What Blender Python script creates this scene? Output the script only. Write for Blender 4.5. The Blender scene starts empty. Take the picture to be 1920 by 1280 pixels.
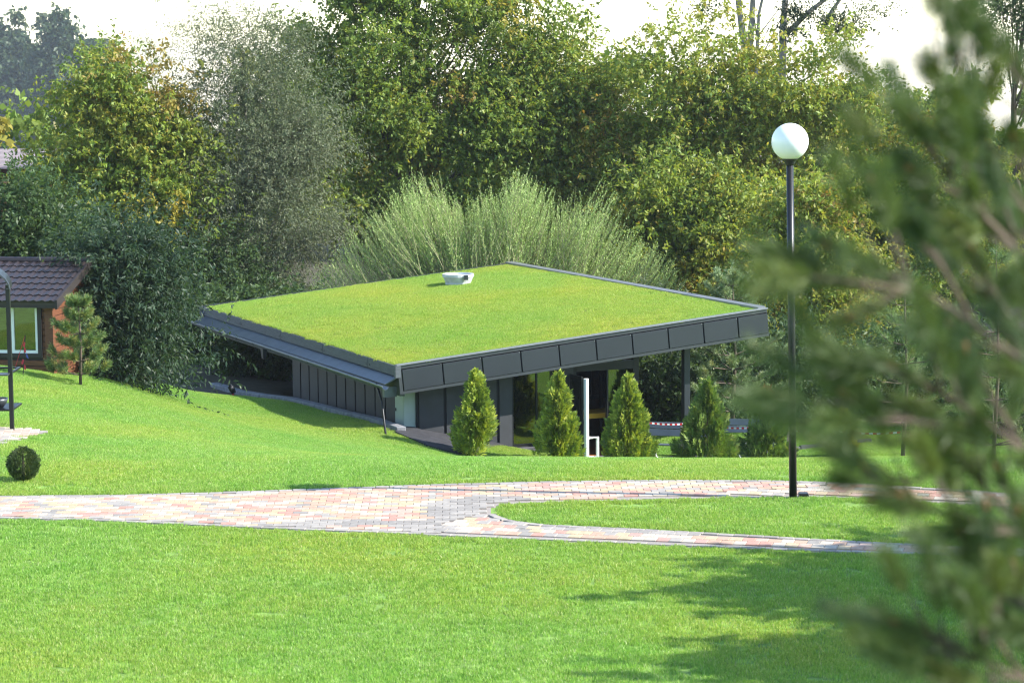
import bpy, math, random
import numpy as np
from mathutils import Vector, Matrix

random.seed(7)
rng = np.random.default_rng(7)
scene = bpy.context.scene
C = scene.collection

# ------------------------------------------------------------------ camera
F, HOR, ROLL, CAMZ = 4533.0, 115.0, 0.008, 6.3        # focal length in px of a 1920 wide frame, horizon row, roll, eye height
PITCH = math.atan((640 - HOR) / F)
cd = bpy.data.cameras.new('camera'); cam = bpy.data.objects.new('camera', cd); C.objects.link(cam)
cr, sr = math.cos(ROLL), math.sin(ROLL)
X0 = Vector((1, 0, 0)); U0 = Vector((0, math.sin(PITCH), math.cos(PITCH)))
right = X0 * cr - U0 * sr; up = X0 * sr + U0 * cr; back = right.cross(up)
M = Matrix((right, up, back)).transposed().to_4x4(); M.translation = (0, 0, CAMZ)
cam.matrix_world = M
cd.sensor_width = 36; cd.sensor_fit = 'HORIZONTAL'; cd.lens = F / 1920 * 36
cd.clip_start = 0.1; cd.clip_end = 6000
cd.dof.use_dof = True; cd.dof.focus_distance = 58; cd.dof.aperture_fstop = 4.0; cd.dof.aperture_blades = 0
scene.camera = cam

# ------------------------------------------------------------------ light
SUN_AZ = math.atan2(0.985, -0.17)                        # clockwise from +Y: the sun stands to the right, a little behind the pavilion
SUN_EL = math.radians(36)
world = bpy.data.worlds.new('World'); scene.world = world; world.use_nodes = True
wn = world.node_tree.nodes; wl = world.node_tree.links
sky = wn.new('ShaderNodeTexSky'); sky.sky_type = 'NISHITA'; sky.sun_disc = False
sky.sun_elevation = SUN_EL; sky.sun_rotation = SUN_AZ
sky.air_density = 1.0; sky.dust_density = 0.15; sky.ozone_density = 1.0
wn['Background'].inputs['Strength'].default_value = 0.15
wl.new(sky.outputs['Color'], wn['Background'].inputs['Color'])
sd = bpy.data.lights.new('sun', 'SUN'); sd.energy = 4.3; sd.angle = math.radians(0.5); sd.color = (1.0, 0.95, 0.86)
so = bpy.data.objects.new('sun', sd); C.objects.link(so)
to_sun = Vector((math.sin(SUN_AZ) * math.cos(SUN_EL), math.cos(SUN_AZ) * math.cos(SUN_EL), math.sin(SUN_EL)))
so.rotation_euler = to_sun.to_track_quat('Z', 'Y').to_euler()
so.location = (30, 10, 40)
vs = scene.view_settings
vs.view_transform = 'Standard'; vs.look = 'None'; vs.gamma = 1; vs.exposure = 1.45; vs.use_curve_mapping = False
cy = scene.cycles
cy.max_bounces = 7; cy.diffuse_bounces = 4; cy.glossy_bounces = 3; cy.transmission_bounces = 6; cy.transparent_max_bounces = 8
cy.volume_bounces = 0; cy.caustics_reflective = False; cy.caustics_refractive = False
cy.use_denoising = True
try: cy.denoiser = 'OPENIMAGEDENOISE'
except Exception: pass
cy.use_adaptive_sampling = False
cy.pixel_filter_type = 'BLACKMAN_HARRIS'; cy.filter_width = 1.2

# ------------------------------------------------------------------ helpers
def ray(x, y):
    u = (x - 960) / F; v = (640 - y) / F
    u2 = u * cr + v * sr; v2 = -u * sr + v * cr
    d = np.array([u2, math.cos(PITCH) + v2 * math.sin(PITCH), -math.sin(PITCH) + v2 * math.cos(PITCH)])
    return d / d[1]
def P(x, y, Z):                                        # world point at photo pixel (x, y) at distance Z in front of the camera
    return np.array([0, 0, CAMZ]) + ray(x, y) * Z
def Pz(x, y, z=0.0):                                   # where the line of sight meets height z
    r = ray(x, y); return np.array([0, 0, CAMZ]) + r * ((z - CAMZ) / r[2])

def tag(o, label=None, cat=None, group=None, kind=None):
    if label: o['label'] = label
    if cat: o['category'] = cat
    if group: o['group'] = group
    if kind: o['kind'] = kind
    return o
def empty(name, loc, label=None, cat=None, group=None):
    o = bpy.data.objects.new(name, None); C.objects.link(o); o.location = tuple(map(float, loc)); o.empty_display_size = .2
    return tag(o, label, cat, group)

class MB:
    """collects shapes, then links them as one mesh object"""
    def __init__(s): s.v = []; s.f = []; s.m = []
    def add(s, vs, fs, mi=0):
        n = len(s.v); s.v += [tuple(map(float, v)) for v in vs]
        for f in fs: s.f.append(tuple(i + n for i in f)); s.m.append(mi)
    def hexa(s, p, mi=0):                               # 8 corners: 0-3 bottom loop, 4-7 top loop
        s.add(p, [(0, 3, 2, 1), (4, 5, 6, 7), (0, 1, 5, 4), (1, 2, 6, 5), (2, 3, 7, 6), (3, 0, 4, 7)], mi)
    def box(s, lo, hi, mi=0):
        x0, y0, z0 = lo; x1, y1, z1 = hi
        s.hexa([(x0, y0, z0), (x1, y0, z0), (x1, y1, z0), (x0, y1, z0), (x0, y0, z1), (x1, y0, z1), (x1, y1, z1), (x0, y1, z1)], mi)
    def tube(s, pts, rad, n=6, mi=0, cap=True):
        pts = [Vector(p) for p in pts]; k = len(pts); rings = []
        for i, p in enumerate(pts):
            d = (pts[min(i + 1, k - 1)] - pts[max(i - 1, 0)])
            d = d.normalized() if d.length > 1e-9 else Vector((0, 0, 1))
            a = Vector((1, 0, 0)) if abs(d.x) < .8 else Vector((0, 1, 0))
            e1 = d.cross(a).normalized(); e2 = d.cross(e1)
            r = rad[i] if hasattr(rad, '__len__') else rad
            rings.append([p + (e1 * math.cos(2 * math.pi * j / n) + e2 * math.sin(2 * math.pi * j / n)) * r for j in range(n)])
        vs = [q for R in rings for q in R]; fs = []
        for i in range(k - 1):
            for j in range(n):
                fs.append((i * n + j, i * n + (j + 1) % n, (i + 1) * n + (j + 1) % n, (i + 1) * n + j))
        if cap: fs += [tuple(range(n))[::-1], tuple((k - 1) * n + j for j in range(n))]
        s.add(vs, fs, mi)
    def lathe(s, prof, n=24, c=(0, 0, 0), mi=0):         # prof: (radius, z)
        vs = []; fs = []
        for r, z in prof:
            vs += [(c[0] + r * math.cos(2 * math.pi * j / n), c[1] + r * math.sin(2 * math.pi * j / n), c[2] + z) for j in range(n)]
        for i in range(len(prof) - 1):
            for j in range(n):
                fs.append((i * n + j, i * n + (j + 1) % n, (i + 1) * n + (j + 1) % n, (i + 1) * n + j))
        s.add(vs, fs, mi)
    def build(s, name, mats, parent=None, smooth=False, bevel=0):
        me = bpy.data.meshes.new(name); me.from_pydata(s.v, [], s.f)
        for m in (mats if isinstance(mats, (list, tuple)) else [mats]): me.materials.append(m)
        me.polygons.foreach_set('material_index', s.m)
        if smooth: me.polygons.foreach_set('use_smooth', [True] * len(s.f))
        me.update()
        o = bpy.data.objects.new(name, me); C.objects.link(o)
        if bevel:
            b = o.modifiers.new('bevel', 'BEVEL'); b.width = bevel; b.segments = 1; b.limit_method = 'ANGLE'
        if parent: adopt(o, parent)
        return o
def adopt(o, parent):
    o.parent = parent
    p = parent; m = Matrix()
    chain = []
    while p: chain.append(p); p = p.parent
    for q in reversed(chain): m = m @ (q.matrix_parent_inverse @ Matrix.LocRotScale(q.location, q.rotation_euler, q.scale))
    o.matrix_parent_inverse = m.inverted()
    return o

# ------------------------------------------------------------------ materials
def node(nt, t, **kw):
    n = nt.nodes.new(t)
    for k, v in kw.items(): setattr(n, k, v)
    return n
def mat(name, col, rough=.6, metal=0., var=.12, scale=3., bump=0., bscale=40., spec=.5, stretch=None, col2=None):
    m = bpy.data.materials.new(name); m.use_nodes = True; nt = m.node_tree; b = nt.nodes['Principled BSDF']
    b.inputs['Roughness'].default_value = rough; b.inputs['Metallic'].default_value = metal
    b.inputs['Specular IOR Level'].default_value = spec
    geo = node(nt, 'ShaderNodeNewGeometry'); src = geo.outputs['Position']
    if stretch:
        mp = node(nt, 'ShaderNodeMapping'); mp.inputs['Scale'].default_value = stretch
        nt.links.new(src, mp.inputs['Vector']); src = mp.outputs['Vector']
    nz = node(nt, 'ShaderNodeTexNoise'); nz.inputs['Scale'].default_value = scale; nz.inputs['Detail'].default_value = 6
    nt.links.new(src, nz.inputs['Vector'])
    rp = node(nt, 'ShaderNodeValToRGB')
    c = np.array(col); c2 = np.array(col2) if col2 else None
    lo = c * (1 - var); hi = np.minimum(c * (1 + var), 1) if c2 is None else c2
    rp.color_ramp.elements[0].position = .3; rp.color_ramp.elements[1].position = .7
    rp.color_ramp.elements[0].color = (*lo, 1); rp.color_ramp.elements[1].color = (*hi, 1)
    nt.links.new(nz.outputs['Fac'], rp.inputs['Fac']); nt.links.new(rp.outputs['Color'], b.inputs['Base Color'])
    if bump:
        n2 = node(nt, 'ShaderNodeTexNoise'); n2.inputs['Scale'].default_value = bscale; n2.inputs['Detail'].default_value = 5
        nt.links.new(src, n2.inputs['Vector'])
        bp = node(nt, 'ShaderNodeBump'); bp.inputs['Strength'].default_value = bump; bp.inputs['Distance'].default_value = .02
        nt.links.new(n2.outputs['Fac'], bp.inputs['Height']); nt.links.new(bp.outputs['Normal'], b.inputs['Normal'])
    return m
def leaf_mat(name, rough=.5, trans=.45, spec=.35, tint=(1.15, 1.1, .6), patch=None):
    """colour comes from the 'col' attribute of each leaf; part of the light passes through the leaf"""
    m = bpy.data.materials.new(name); m.use_nodes = True; nt = m.node_tree; b = nt.nodes['Principled BSDF']
    at = node(nt, 'ShaderNodeAttribute'); at.attribute_name = 'col'; csock = at.outputs['Color']
    if patch:                                            # broad patches of drier, yellower growth
        geo = node(nt, 'ShaderNodeNewGeometry'); prev = csock
        for sc, (c_, f0, f1) in patch:
            nz = node(nt, 'ShaderNodeTexNoise'); nz.inputs['Scale'].default_value = sc; nz.inputs['Detail'].default_value = 4
            nt.links.new(geo.outputs['Position'], nz.inputs['Vector'])
            mr = node(nt, 'ShaderNodeMapRange'); mr.inputs['From Min'].default_value = f0; mr.inputs['From Max'].default_value = f1
            nt.links.new(nz.outputs['Fac'], mr.inputs['Value'])
            mx = node(nt, 'ShaderNodeMix', data_type='RGBA', blend_type='MULTIPLY')
            nt.links.new(mr.outputs['Result'], mx.inputs['Factor']); nt.links.new(prev, mx.inputs[6]); mx.inputs[7].default_value = (*c_, 1)
            prev = mx.outputs[2]
        csock = prev
    nt.links.new(csock, b.inputs['Base Color'])
    b.inputs['Roughness'].default_value = rough; b.inputs['Specular IOR Level'].default_value = spec
    tr = node(nt, 'ShaderNodeBsdfTranslucent')
    mul = node(nt, 'ShaderNodeMix', data_type='RGBA', blend_type='MULTIPLY'); mul.inputs['Factor'].default_value = 1
    nt.links.new(csock, mul.inputs[6]); mul.inputs[7].default_value = (*tint, 1)
    nt.links.new(mul.outputs[2], tr.inputs['Color'])
    mix = node(nt, 'ShaderNodeMixShader'); mix.inputs['Fac'].default_value = trans
    nt.links.new(b.outputs[0], mix.inputs[1]); nt.links.new(tr.outputs[0], mix.inputs[2])
    nt.links.new(mix.outputs[0], nt.nodes['Material Output'].inputs['Surface'])
    return m
def glass_mat(name, tint=(.9, .95, .93)):
    m = bpy.data.materials.new(name); m.use_nodes = True; nt = m.node_tree
    gl = node(nt, 'ShaderNodeBsdfGlossy'); gl.inputs['Roughness'].default_value = .01
    tr = node(nt, 'ShaderNodeBsdfTransparent'); tr.inputs['Color'].default_value = (*tint, 1)
    lw = node(nt, 'ShaderNodeFresnel'); lw.inputs['IOR'].default_value = 3.0
    mix = node(nt, 'ShaderNodeMixShader')
    nt.links.new(lw.outputs[0], mix.inputs['Fac']); nt.links.new(tr.outputs[0], mix.inputs[1]); nt.links.new(gl.outputs[0], mix.inputs[2])
    nt.links.new(mix.outputs[0], nt.nodes['Material Output'].inputs['Surface'])
    return m

M_soil = mat('soil', (.07, .10, .03), .95, var=.4, scale=6, bump=.3)
M_dirt = mat('bare_earth', (.11, .075, .045), .95, var=.4, scale=8, bump=.5)
M_sand = mat('joint_sand', (.26, .225, .20), .95, var=.2, scale=30)
M_panel = mat('slate_metal_panel', (.030, .036, .044), .38, .25, var=.06, scale=1.2, spec=.5)
M_trim = mat('grey_metal_trim', (.055, .062, .07), .4, .4, var=.08, scale=4)
M_coping = mat('pale_metal_coping', (.22, .23, .24), .45, .35, var=.1, scale=5)
M_recess = mat('dark_backing', (.018, .022, .028), .7, var=.1)
M_flash = mat('blue_grey_flashing', (.11, .13, .16), .4, .35, var=.15, scale=3)
M_board = mat('weathered_grey_board', (.07, .083, .095), .7, var=.3, scale=5, stretch=(1, 1, 8), bump=.15)
M_beam = mat('green_grey_beam', (.058, .07, .066), .7, var=.2, scale=3)
M_clad = mat('charcoal_cladding', (.034, .037, .044), .6, var=.15, scale=3)
M_cladgap = mat('cladding_gap', (.012, .012, .014), .8)
M_concrete = mat('rough_grey_concrete', (.085, .085, .092), .9, var=.35, scale=6, bump=.4, bscale=25)
M_stone = mat('grey_kerb_stone', (.2, .205, .22), .9, var=.3, scale=7, bump=.4, bscale=20)
M_box = mat('pale_enamel_box', (.42, .5, .47), .45, var=.05)
M_white = mat('white_paint', (.78, .79, .8), .45, var=.04)
M_black = mat('black_metal', (.014, .015, .017), .4, .3, var=.2)
M_lampblack = mat('lamp_post_black', (.02, .021, .025), .35, .3, var=.15)
M_globe = mat('opal_globe', (.90, .90, .90), .3, var=.01)
M_glass = glass_mat('window_glass')
M_yellow = mat('yellow_table', (.75, .42, .03), .5, var=.1)
M_woodfloor = mat('orange_wood_floor', (.28, .1, .03), .5, var=.25, scale=5, stretch=(1, 10, 1))
M_straw = mat('straw_shade', (.45, .28, .1), .8, var=.25, scale=30)
M_wood = mat('orange_brown_plank', (.125, .042, .017), .6, var=.3, scale=4, stretch=(1, 6, 14), bump=.1)
M_darkwood = mat('dark_trim_wood', (.025, .018, .017), .6, var=.2)
M_tile = mat('dark_brown_metal_tile', (.036, .026, .026), .38, .2, var=.15, scale=4)
M_curtain = mat('pale_green_curtain', (.22, .25, .16), .8, var=.25, scale=6, stretch=(12, 12, .5))
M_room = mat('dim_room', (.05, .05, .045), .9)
M_bark = mat('brown_bark', (.075, .055, .04), .9, var=.4, scale=9, stretch=(1, 1, .3), bump=.6)
M_palebark = mat('pale_grey_bark', (.26, .235, .2), .85, var=.3, scale=7, stretch=(1, 1, .3), bump=.4)
M_pinebark = mat('pine_bark', (.095, .068, .05), .9, var=.35, scale=12, bump=.5)
M_redwood = mat('dark_red_log', (.11, .025, .015), .6, var=.25, scale=4, stretch=(8, 8, 1))
M_farroof = mat('pale_mauve_roof', (.36, .3, .3), .5, var=.1)
M_bench = mat('blue_grey_bench_paint', (.1, .125, .155), .45, var=.1)
M_stake = mat('weathered_stake', (.2, .17, .14), .9, var=.3, scale=10)
M_rag = mat('white_limestone', (.6, .58, .55), .9, var=.2, scale=15, bump=.4)
M_red = mat('red_ribbon', (.5, .02, .03), .6); M_blue = mat('blue_ribbon', (.05, .08, .35), .6)
M_leaf = leaf_mat('broad_leaf')
M_silver = leaf_mat('willow_leaf', rough=.55, trans=.33, spec=.25, tint=(1.0, 1.05, .75))
M_needle = leaf_mat('pine_needle', rough=.45, trans=.2, spec=.4)
M_scale = leaf_mat('thuja_spray', rough=.55, trans=.25)
M_grass = leaf_mat('grass_blade', rough=.45, trans=.4, spec=.4, tint=(1.1, 1.05, .7),
                   patch=[(.22, ((1.3, 1.03, .95), .42, .66)), (1.3, ((.84, .92, .84), .5, .72)), (.55, ((.88, .97, .85), .55, .7)), (5, ((1.15, 1.08, 1.05), .6, .75))])

# ------------------------------------------------------------------ terrain
ctl = []
for x in (-14, -7, 0, 7, 14):
    for y in (24, 29, 34, 37.5): ctl.append((x, y, 0.0))
    ctl += [(x, 12, 2.15), (x, 4, 4.0), (x, -3, 4.7)]
def cpt(px, py, Z): ctl.append(tuple(P(px, py, Z)))
for a in [(-250, 690, 54), (0, 697, 54), (200, 711, 58), (330, 728, 63.5), (430, 743, 67), (430, 766, 63.5), (330, 760, 57), (640, 816, 59.3), (560, 796, 61.3), (745, 836, 57.8), (640, 850, 49), (-250, 790, 43), (20, 808, 42.5), (300, 838, 41.5),
          (480, 815, 50), (735, 810, 60.4), (640, 783, 63), (550, 761, 65.5), (470, 746, 68.5),
          (893, 860, 59.2), (1046, 868, 59.6), (1175, 878, 60.0), (1330, 888, 60.5), (1480, 895, 61), (900, 884, 47), (1200, 890, 48), (1480, 898, 48), (1690, 902, 57),
          (1690, 905, 46), (1900, 905, 46), (2150, 900, 57)]: cpt(*a)
for x, y, z in [(-30, 60, -1.2), (-18, 62, -1.3), (-11.5, 70, -3.1), (-8.6, 75, -3.35), (-5.2, 66, -3.1), (-2.9, 62.5, -3.05), (-16, 74, -2.6), (-30, 80, -2.5), (0, 66, -4.2), (6, 68, -4.3), (10, 66, -4.25),
                (14, 68, -4.4), (24, 64, -4.4), (0, 84, -3.8), (12, 84, -4.2), (26, 84, -4.3), (-12, 84, -3.6), (0, 100, -3.8), (-26, 100, -3.2), (30, 100, -4.2), (34, 40, -2), (-34, 40, -.2), (34, 24, 0), (-34, 24, 0)]:
    ctl.append((x, y, z))
ctl = np.array(ctl)
def _tps(d2): return np.where(d2 > 1e-9, .5 * d2 * np.log(np.maximum(d2, 1e-9)), 0)
def _solve():
    n = len(ctl); d2 = ((ctl[:, None, :2] - ctl[None, :, :2]) ** 2).sum(-1)
    K = _tps(d2) + np.eye(n) * .3; Pm = np.c_[np.ones(n), ctl[:, :2]]
    A = np.block([[K, Pm], [Pm.T, np.zeros((3, 3))]])
    return np.linalg.solve(A, np.r_[ctl[:, 2], 0, 0, 0])
_w = _solve()
# building frame: A is the near top corner of the roof, u runs along the panelled front, v along the gutter side
A3 = np.array([-2.892, 60.4, -1.294]); U2 = np.array([.92284, .38519]); V2 = np.array([-.40499, .91432])
LU, LV, SL = 10.545, 16.924, .0902
def B(s, t, z): return np.array([A3[0] + s * U2[0] + t * V2[0], A3[1] + s * U2[1] + t * V2[1], z])
def to_st(x, y):
    d = np.stack([x - A3[0], y - A3[1]], -1); inv = np.linalg.inv(np.array([U2, V2]).T)
    return d @ inv.T
def ss(a, b, x): t = np.clip((x - a) / (b - a), 0, 1); return t * t * (3 - 2 * t)
def ground(x, y):
    x = np.asarray(x, float); y = np.asarray(y, float); sh = x.shape
    X = x.ravel(); Y = y.ravel(); out = np.empty_like(X)
    Xc = np.clip(X, -34, 34); Yc = np.clip(Y, -3, 100)
    for i in range(0, len(X), 20000):
        q = np.stack([Xc[i:i + 20000], Yc[i:i + 20000]], -1)
        d2 = ((q[:, None] - ctl[None, :, :2]) ** 2).sum(-1)
        out[i:i + 20000] = _tps(d2) @ _w[:-3] + _w[-3] + q @ _w[-2:]
    out = np.clip(out, -4.6, 4.8)
    # the floor of the path terrace is level
    st = to_st(X, Y)                                     # dig the house into the bank
    inside = ss(.95, 1.35, st[:, 0]) * (1 - ss(7.6, 9.5, st[:, 0])) * ss(.75, 1.1, st[:, 1]) * (1 - ss(11, 13, st[:, 1]))
    out = out * (1 - inside) + np.minimum(out, -4.35) * inside
    far = np.maximum(np.maximum(np.abs(X) - 34, Y - 100), 0)
    k = ss(0, 120, far); out = out * (1 - k) + np.where(Y > 20, -3.8 - .03 * np.maximum(far - 60, 0), out) * k
    return out.reshape(sh)
def gz(x, y): return float(ground(np.array([x]), np.array([y]))[0])

def graded(lo, hi, step, far):
    a = list(np.arange(lo, hi + 1e-6, step)); d = step; v = hi
    while v < far: d *= 1.35; v += d; a.append(v)
    d = step; v = lo; pre = []
    while v > -far: d *= 1.35; v -= d; pre.append(v)
    return np.array(pre[::-1] + a)
gx = graded(-30, 30, .42, 3000); gy = graded(18, 90, .42, 4000)
GX, GY = np.meshgrid(gx, gy); GZ = ground(GX, GY)
nx, ny = len(gx), len(gy)
me = bpy.data.meshes.new('ground')
idx = np.arange(nx * ny).reshape(ny, nx)
quads = np.stack([idx[:-1, :-1], idx[:-1, 1:], idx[1:, 1:], idx[1:, :-1]], -1).reshape(-1, 4)
def fill_mesh(me, verts, quads):
    nv, nf = len(verts), len(quads)
    me.vertices.add(nv); me.vertices.foreach_set('co', np.asarray(verts, np.float32).ravel())
    me.loops.add(nf * 4); me.loops.foreach_set('vertex_index', np.asarray(quads, np.int32).ravel())
    me.polygons.add(nf); me.polygons.foreach_set('loop_start', np.arange(0, nf * 4, 4, dtype=np.int32))
    me.update(calc_edges=True)
fill_mesh(me, np.stack([GX, GY, GZ], -1).reshape(-1, 3), quads)
me.polygons.foreach_set('use_smooth', [True] * len(quads))
gp = np.stack([GX, GY], -1).reshape(-1, 2)
M_ground = mat('turf_soil_and_litter', (.15, .26, .04), .95, var=.35, scale=5, bump=.4)
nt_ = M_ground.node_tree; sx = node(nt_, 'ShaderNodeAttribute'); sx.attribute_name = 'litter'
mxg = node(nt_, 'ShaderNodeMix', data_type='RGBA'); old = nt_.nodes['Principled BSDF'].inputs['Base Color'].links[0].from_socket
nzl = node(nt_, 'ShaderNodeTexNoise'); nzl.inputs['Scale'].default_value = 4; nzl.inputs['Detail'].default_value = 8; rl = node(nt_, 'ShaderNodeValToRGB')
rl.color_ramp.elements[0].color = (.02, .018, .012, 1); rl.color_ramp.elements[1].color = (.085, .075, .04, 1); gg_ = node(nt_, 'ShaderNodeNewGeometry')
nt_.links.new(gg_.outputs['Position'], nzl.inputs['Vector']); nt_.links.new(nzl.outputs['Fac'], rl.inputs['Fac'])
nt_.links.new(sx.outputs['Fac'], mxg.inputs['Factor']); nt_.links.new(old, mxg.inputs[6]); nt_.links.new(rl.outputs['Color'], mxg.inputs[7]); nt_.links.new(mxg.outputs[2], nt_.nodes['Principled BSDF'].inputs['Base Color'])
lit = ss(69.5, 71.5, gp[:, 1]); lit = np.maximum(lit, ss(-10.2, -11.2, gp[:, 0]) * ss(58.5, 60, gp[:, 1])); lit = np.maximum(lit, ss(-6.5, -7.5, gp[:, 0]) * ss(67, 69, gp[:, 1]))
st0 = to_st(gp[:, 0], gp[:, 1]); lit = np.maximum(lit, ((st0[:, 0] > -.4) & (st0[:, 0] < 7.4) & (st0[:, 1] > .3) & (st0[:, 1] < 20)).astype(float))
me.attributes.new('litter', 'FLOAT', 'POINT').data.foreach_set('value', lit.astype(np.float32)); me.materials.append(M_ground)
go = bpy.data.objects.new('ground', me); C.objects.link(go); tag(go, kind='structure')

# ------------------------------------------------------------------ path outline (plan)
def poly(pts): return np.array([Pz(x, y)[:2] for x, y in pts])
far_edge = [(-160, 934), (0, 932), (200, 930.5), (400, 926), (640, 918), (800, 913), (1000, 908), (1200, 905), (1400, 904.5), (1520, 907), (1660, 914), (1800, 922), (2050, 938)]
near_edge = [(-160, 964), (0, 968), (150, 972), (300, 979), (500, 988), (700, 995), (850, 1002), (1000, 1008), (1200, 1017), (1400, 1025), (1600, 1032), (1750, 1036), (2050, 1045)]
isl_top = [(2050, 962), (1800, 941), (1660, 933), (1560, 930), (1480, 930), (1300, 932), (1100, 936), (990, 940), (940, 946)]
isl_bot = [(921, 953), (923, 961), (940, 971), (975, 979), (1030, 985), (1150, 991), (1300, 999), (1500, 1010), (1700, 1021), (2050, 1038)]
near_edge = [(x, y + 5) for x, y in near_edge]; isl_top = [(x, y + (5 if x > 1050 else 3 if x > 960 else 1)) for x, y in isl_top]
OUT = poly(far_edge + near_edge[::-1]); ISL = poly(isl_top + isl_bot)
PATIO = np.array([P(x, y, Z)[:2] for x, y, Z in [(-120, 806, 43), (95, 806, 43), (30, 836, 41), (-120, 868, 39)]])
def inpoly(pts, pg):
    x, y = pts[:, 0], pts[:, 1]; r = np.zeros(len(pts), bool); j = len(pg) - 1
    for i in range(len(pg)):
        xi, yi = pg[i]; xj, yj = pg[j]
        c = ((yi > y) != (yj > y)) & (x < (xj - xi) * (y - yi) / (yj - yi + 1e-12) + xi); r ^= c; j = i
    return r
def dist_line(pts, ln):
    best = np.full(len(pts), 1e9)
    for a, b in zip(ln[:-1], ln[1:]):
        ab = b - a; t = np.clip(((pts - a) @ ab) / (ab @ ab), 0, 1)
        best = np.minimum(best, np.linalg.norm(pts - (a + t[:, None] * ab), axis=1))
    return best
def on_path(p): return inpoly(p, OUT) & ~inpoly(p, ISL)

# ------------------------------------------------------------------ paving
def jit(c, k=.06): return tuple(np.clip(np.array(c) * (1 + random.uniform(-k, k)), 0, 1))
PAV = [(.40, .20, .165), (.42, .27, .20), (.43, .345, .22), (.42, .385, .345), (.28, .275, .275), (.20, .20, .205), (.45, .31, .265), (.37, .22, .20)]
PW = [.13, .18, .19, .25, .09, .04, .09, .03]
PAV = [tuple(np.array(c) * np.array([.78, .74, .67]) + np.array([.44, .36, .29]) * .19) for c in PAV]
M_pav = [mat('paver_%d' % i, c, .8, var=.14, scale=14, bump=.15, bscale=90) for i, c in enumerate(PAV)]
GREY = (4, 5)
def paver_mesh(name, w, d, m):
    b = MB(); h0, h1, c = -.05, .022, .005
    x, y = w / 2, d / 2
    b.add([(-x, -y, h0), (x, -y, h0), (x, y, h0), (-x, y, h0), (-x, -y, h1 - c), (x, -y, h1 - c), (x, y, h1 - c), (-x, y, h1 - c),
           (-x + c, -y + c, h1), (x - c, -y + c, h1), (x - c, y - c, h1), (-x + c, y - c, h1)],
          [(0, 1, 5, 4), (1, 2, 6, 5), (2, 3, 7, 6), (3, 0, 4, 7), (4, 5, 9, 8), (5, 6, 10, 9), (6, 7, 11, 10), (7, 4, 8, 11), (8, 9, 10, 11)])
    me = bpy.data.meshes.new(name); me.from_pydata(b.v, [], b.f); me.materials.append(m); me.update(); return me
pvm = {}
def sheet(name, pgs, holes, step, m, dz):
    pts = np.concatenate(pgs); lo = pts.min(0) - step; hi = pts.max(0) + step
    xs = np.arange(lo[0], hi[0], step); ys = np.arange(lo[1], hi[1], step)
    Xg, Yg = np.meshgrid(xs, ys); q = np.stack([Xg, Yg], -1).reshape(-1, 2)
    Zg = ground(Xg, Yg) + dz
    ii = np.arange(len(q)).reshape(Xg.shape)
    cen = np.stack([(Xg[:-1, :-1] + Xg[1:, 1:]) / 2, (Yg[:-1, :-1] + Yg[1:, 1:]) / 2], -1).reshape(-1, 2)
    ok = np.zeros(len(cen), bool)
    for p in pgs: ok |= inpoly(cen, p)
    for p in holes: ok &= ~inpoly(cen, p)
    qd = np.stack([ii[:-1, :-1], ii[:-1, 1:], ii[1:, 1:], ii[1:, :-1]], -1).reshape(-1, 4)[ok]
    me = bpy.data.meshes.new(name); fill_mesh(me, np.c_[q, Zg.ravel()], qd); me.materials.append(m)
    o = bpy.data.objects.new(name, me); C.objects.link(o); return o
path = sheet('path', [OUT], [ISL], .07, M_sand, .004); tag(path, kind='structure')
def lay(region, ang, w, d, bond=True):
    """paver centres of a running bond over a region test"""
    ca, sa = math.cos(ang), math.sin(ang); out = []
    n = 260; I, J = np.meshgrid(np.arange(-n, n), np.arange(-n, n))
    a = (I + .5 * (J % 2 if bond else 0)) * w; b_ = J * d
    q = np.stack([a * ca - b_ * sa, a * sa + b_ * ca + 36], -1).reshape(-1, 2)
    return q[region(q)]
fe, ne = poly(far_edge), poly(near_edge); it, ib = poly(isl_top), poly(isl_bot)
JX = Pz(1000, 990)[:2]; arcc = Pz(655, 996)[:2]
def near_branch(q): return on_path(q) & (q[:, 1] < np.interp(q[:, 0], [Pz(820, 955)[0], Pz(930, 955)[0], 20], [Pz(820, 985)[1], Pz(930, 955)[1], 40])) & (q[:, 0] > Pz(820, 985)[0])
def main_branch(q): return on_path(q) & ~near_branch(q)
d2 = ne[9] - ne[7]; ang_near = math.atan2(d2[1], d2[0])
pav = []
for reg, ang, w, d in ((near_branch, ang_near, .17, .22), (main_branch, .02, .21, .145)):
    q = lay(reg, ang, w, d)
    din = np.minimum(np.minimum(dist_line(q, fe), dist_line(q, ne)), np.minimum(dist_line(q, it), dist_line(q, ib)))
    dg_f = dist_line(q, fe); dg_i = dist_line(q, ib[:7]); ra = np.linalg.norm((q - arcc) * [1, 2.0], axis=1)
    for k in range(len(q)):
        if din[k] < .145: continue
        grey = dg_f[k] < .17 or dg_i[k] < .2 or (reg is near_branch and dg_i[k] < .3) or (.75 < ra[k] < 1.5 and q[k, 0] > arcc[0] - 1.2) or \
               (reg is main_branch and np.linalg.norm((q[k] - ib[1]) * [1, .8]) < .95)
        ci = random.choice(GREY) if grey else int(rng.choice(len(PAV), p=PW))
        pav.append((q[k, 0], q[k, 1], ang, w, d, ci))
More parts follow.
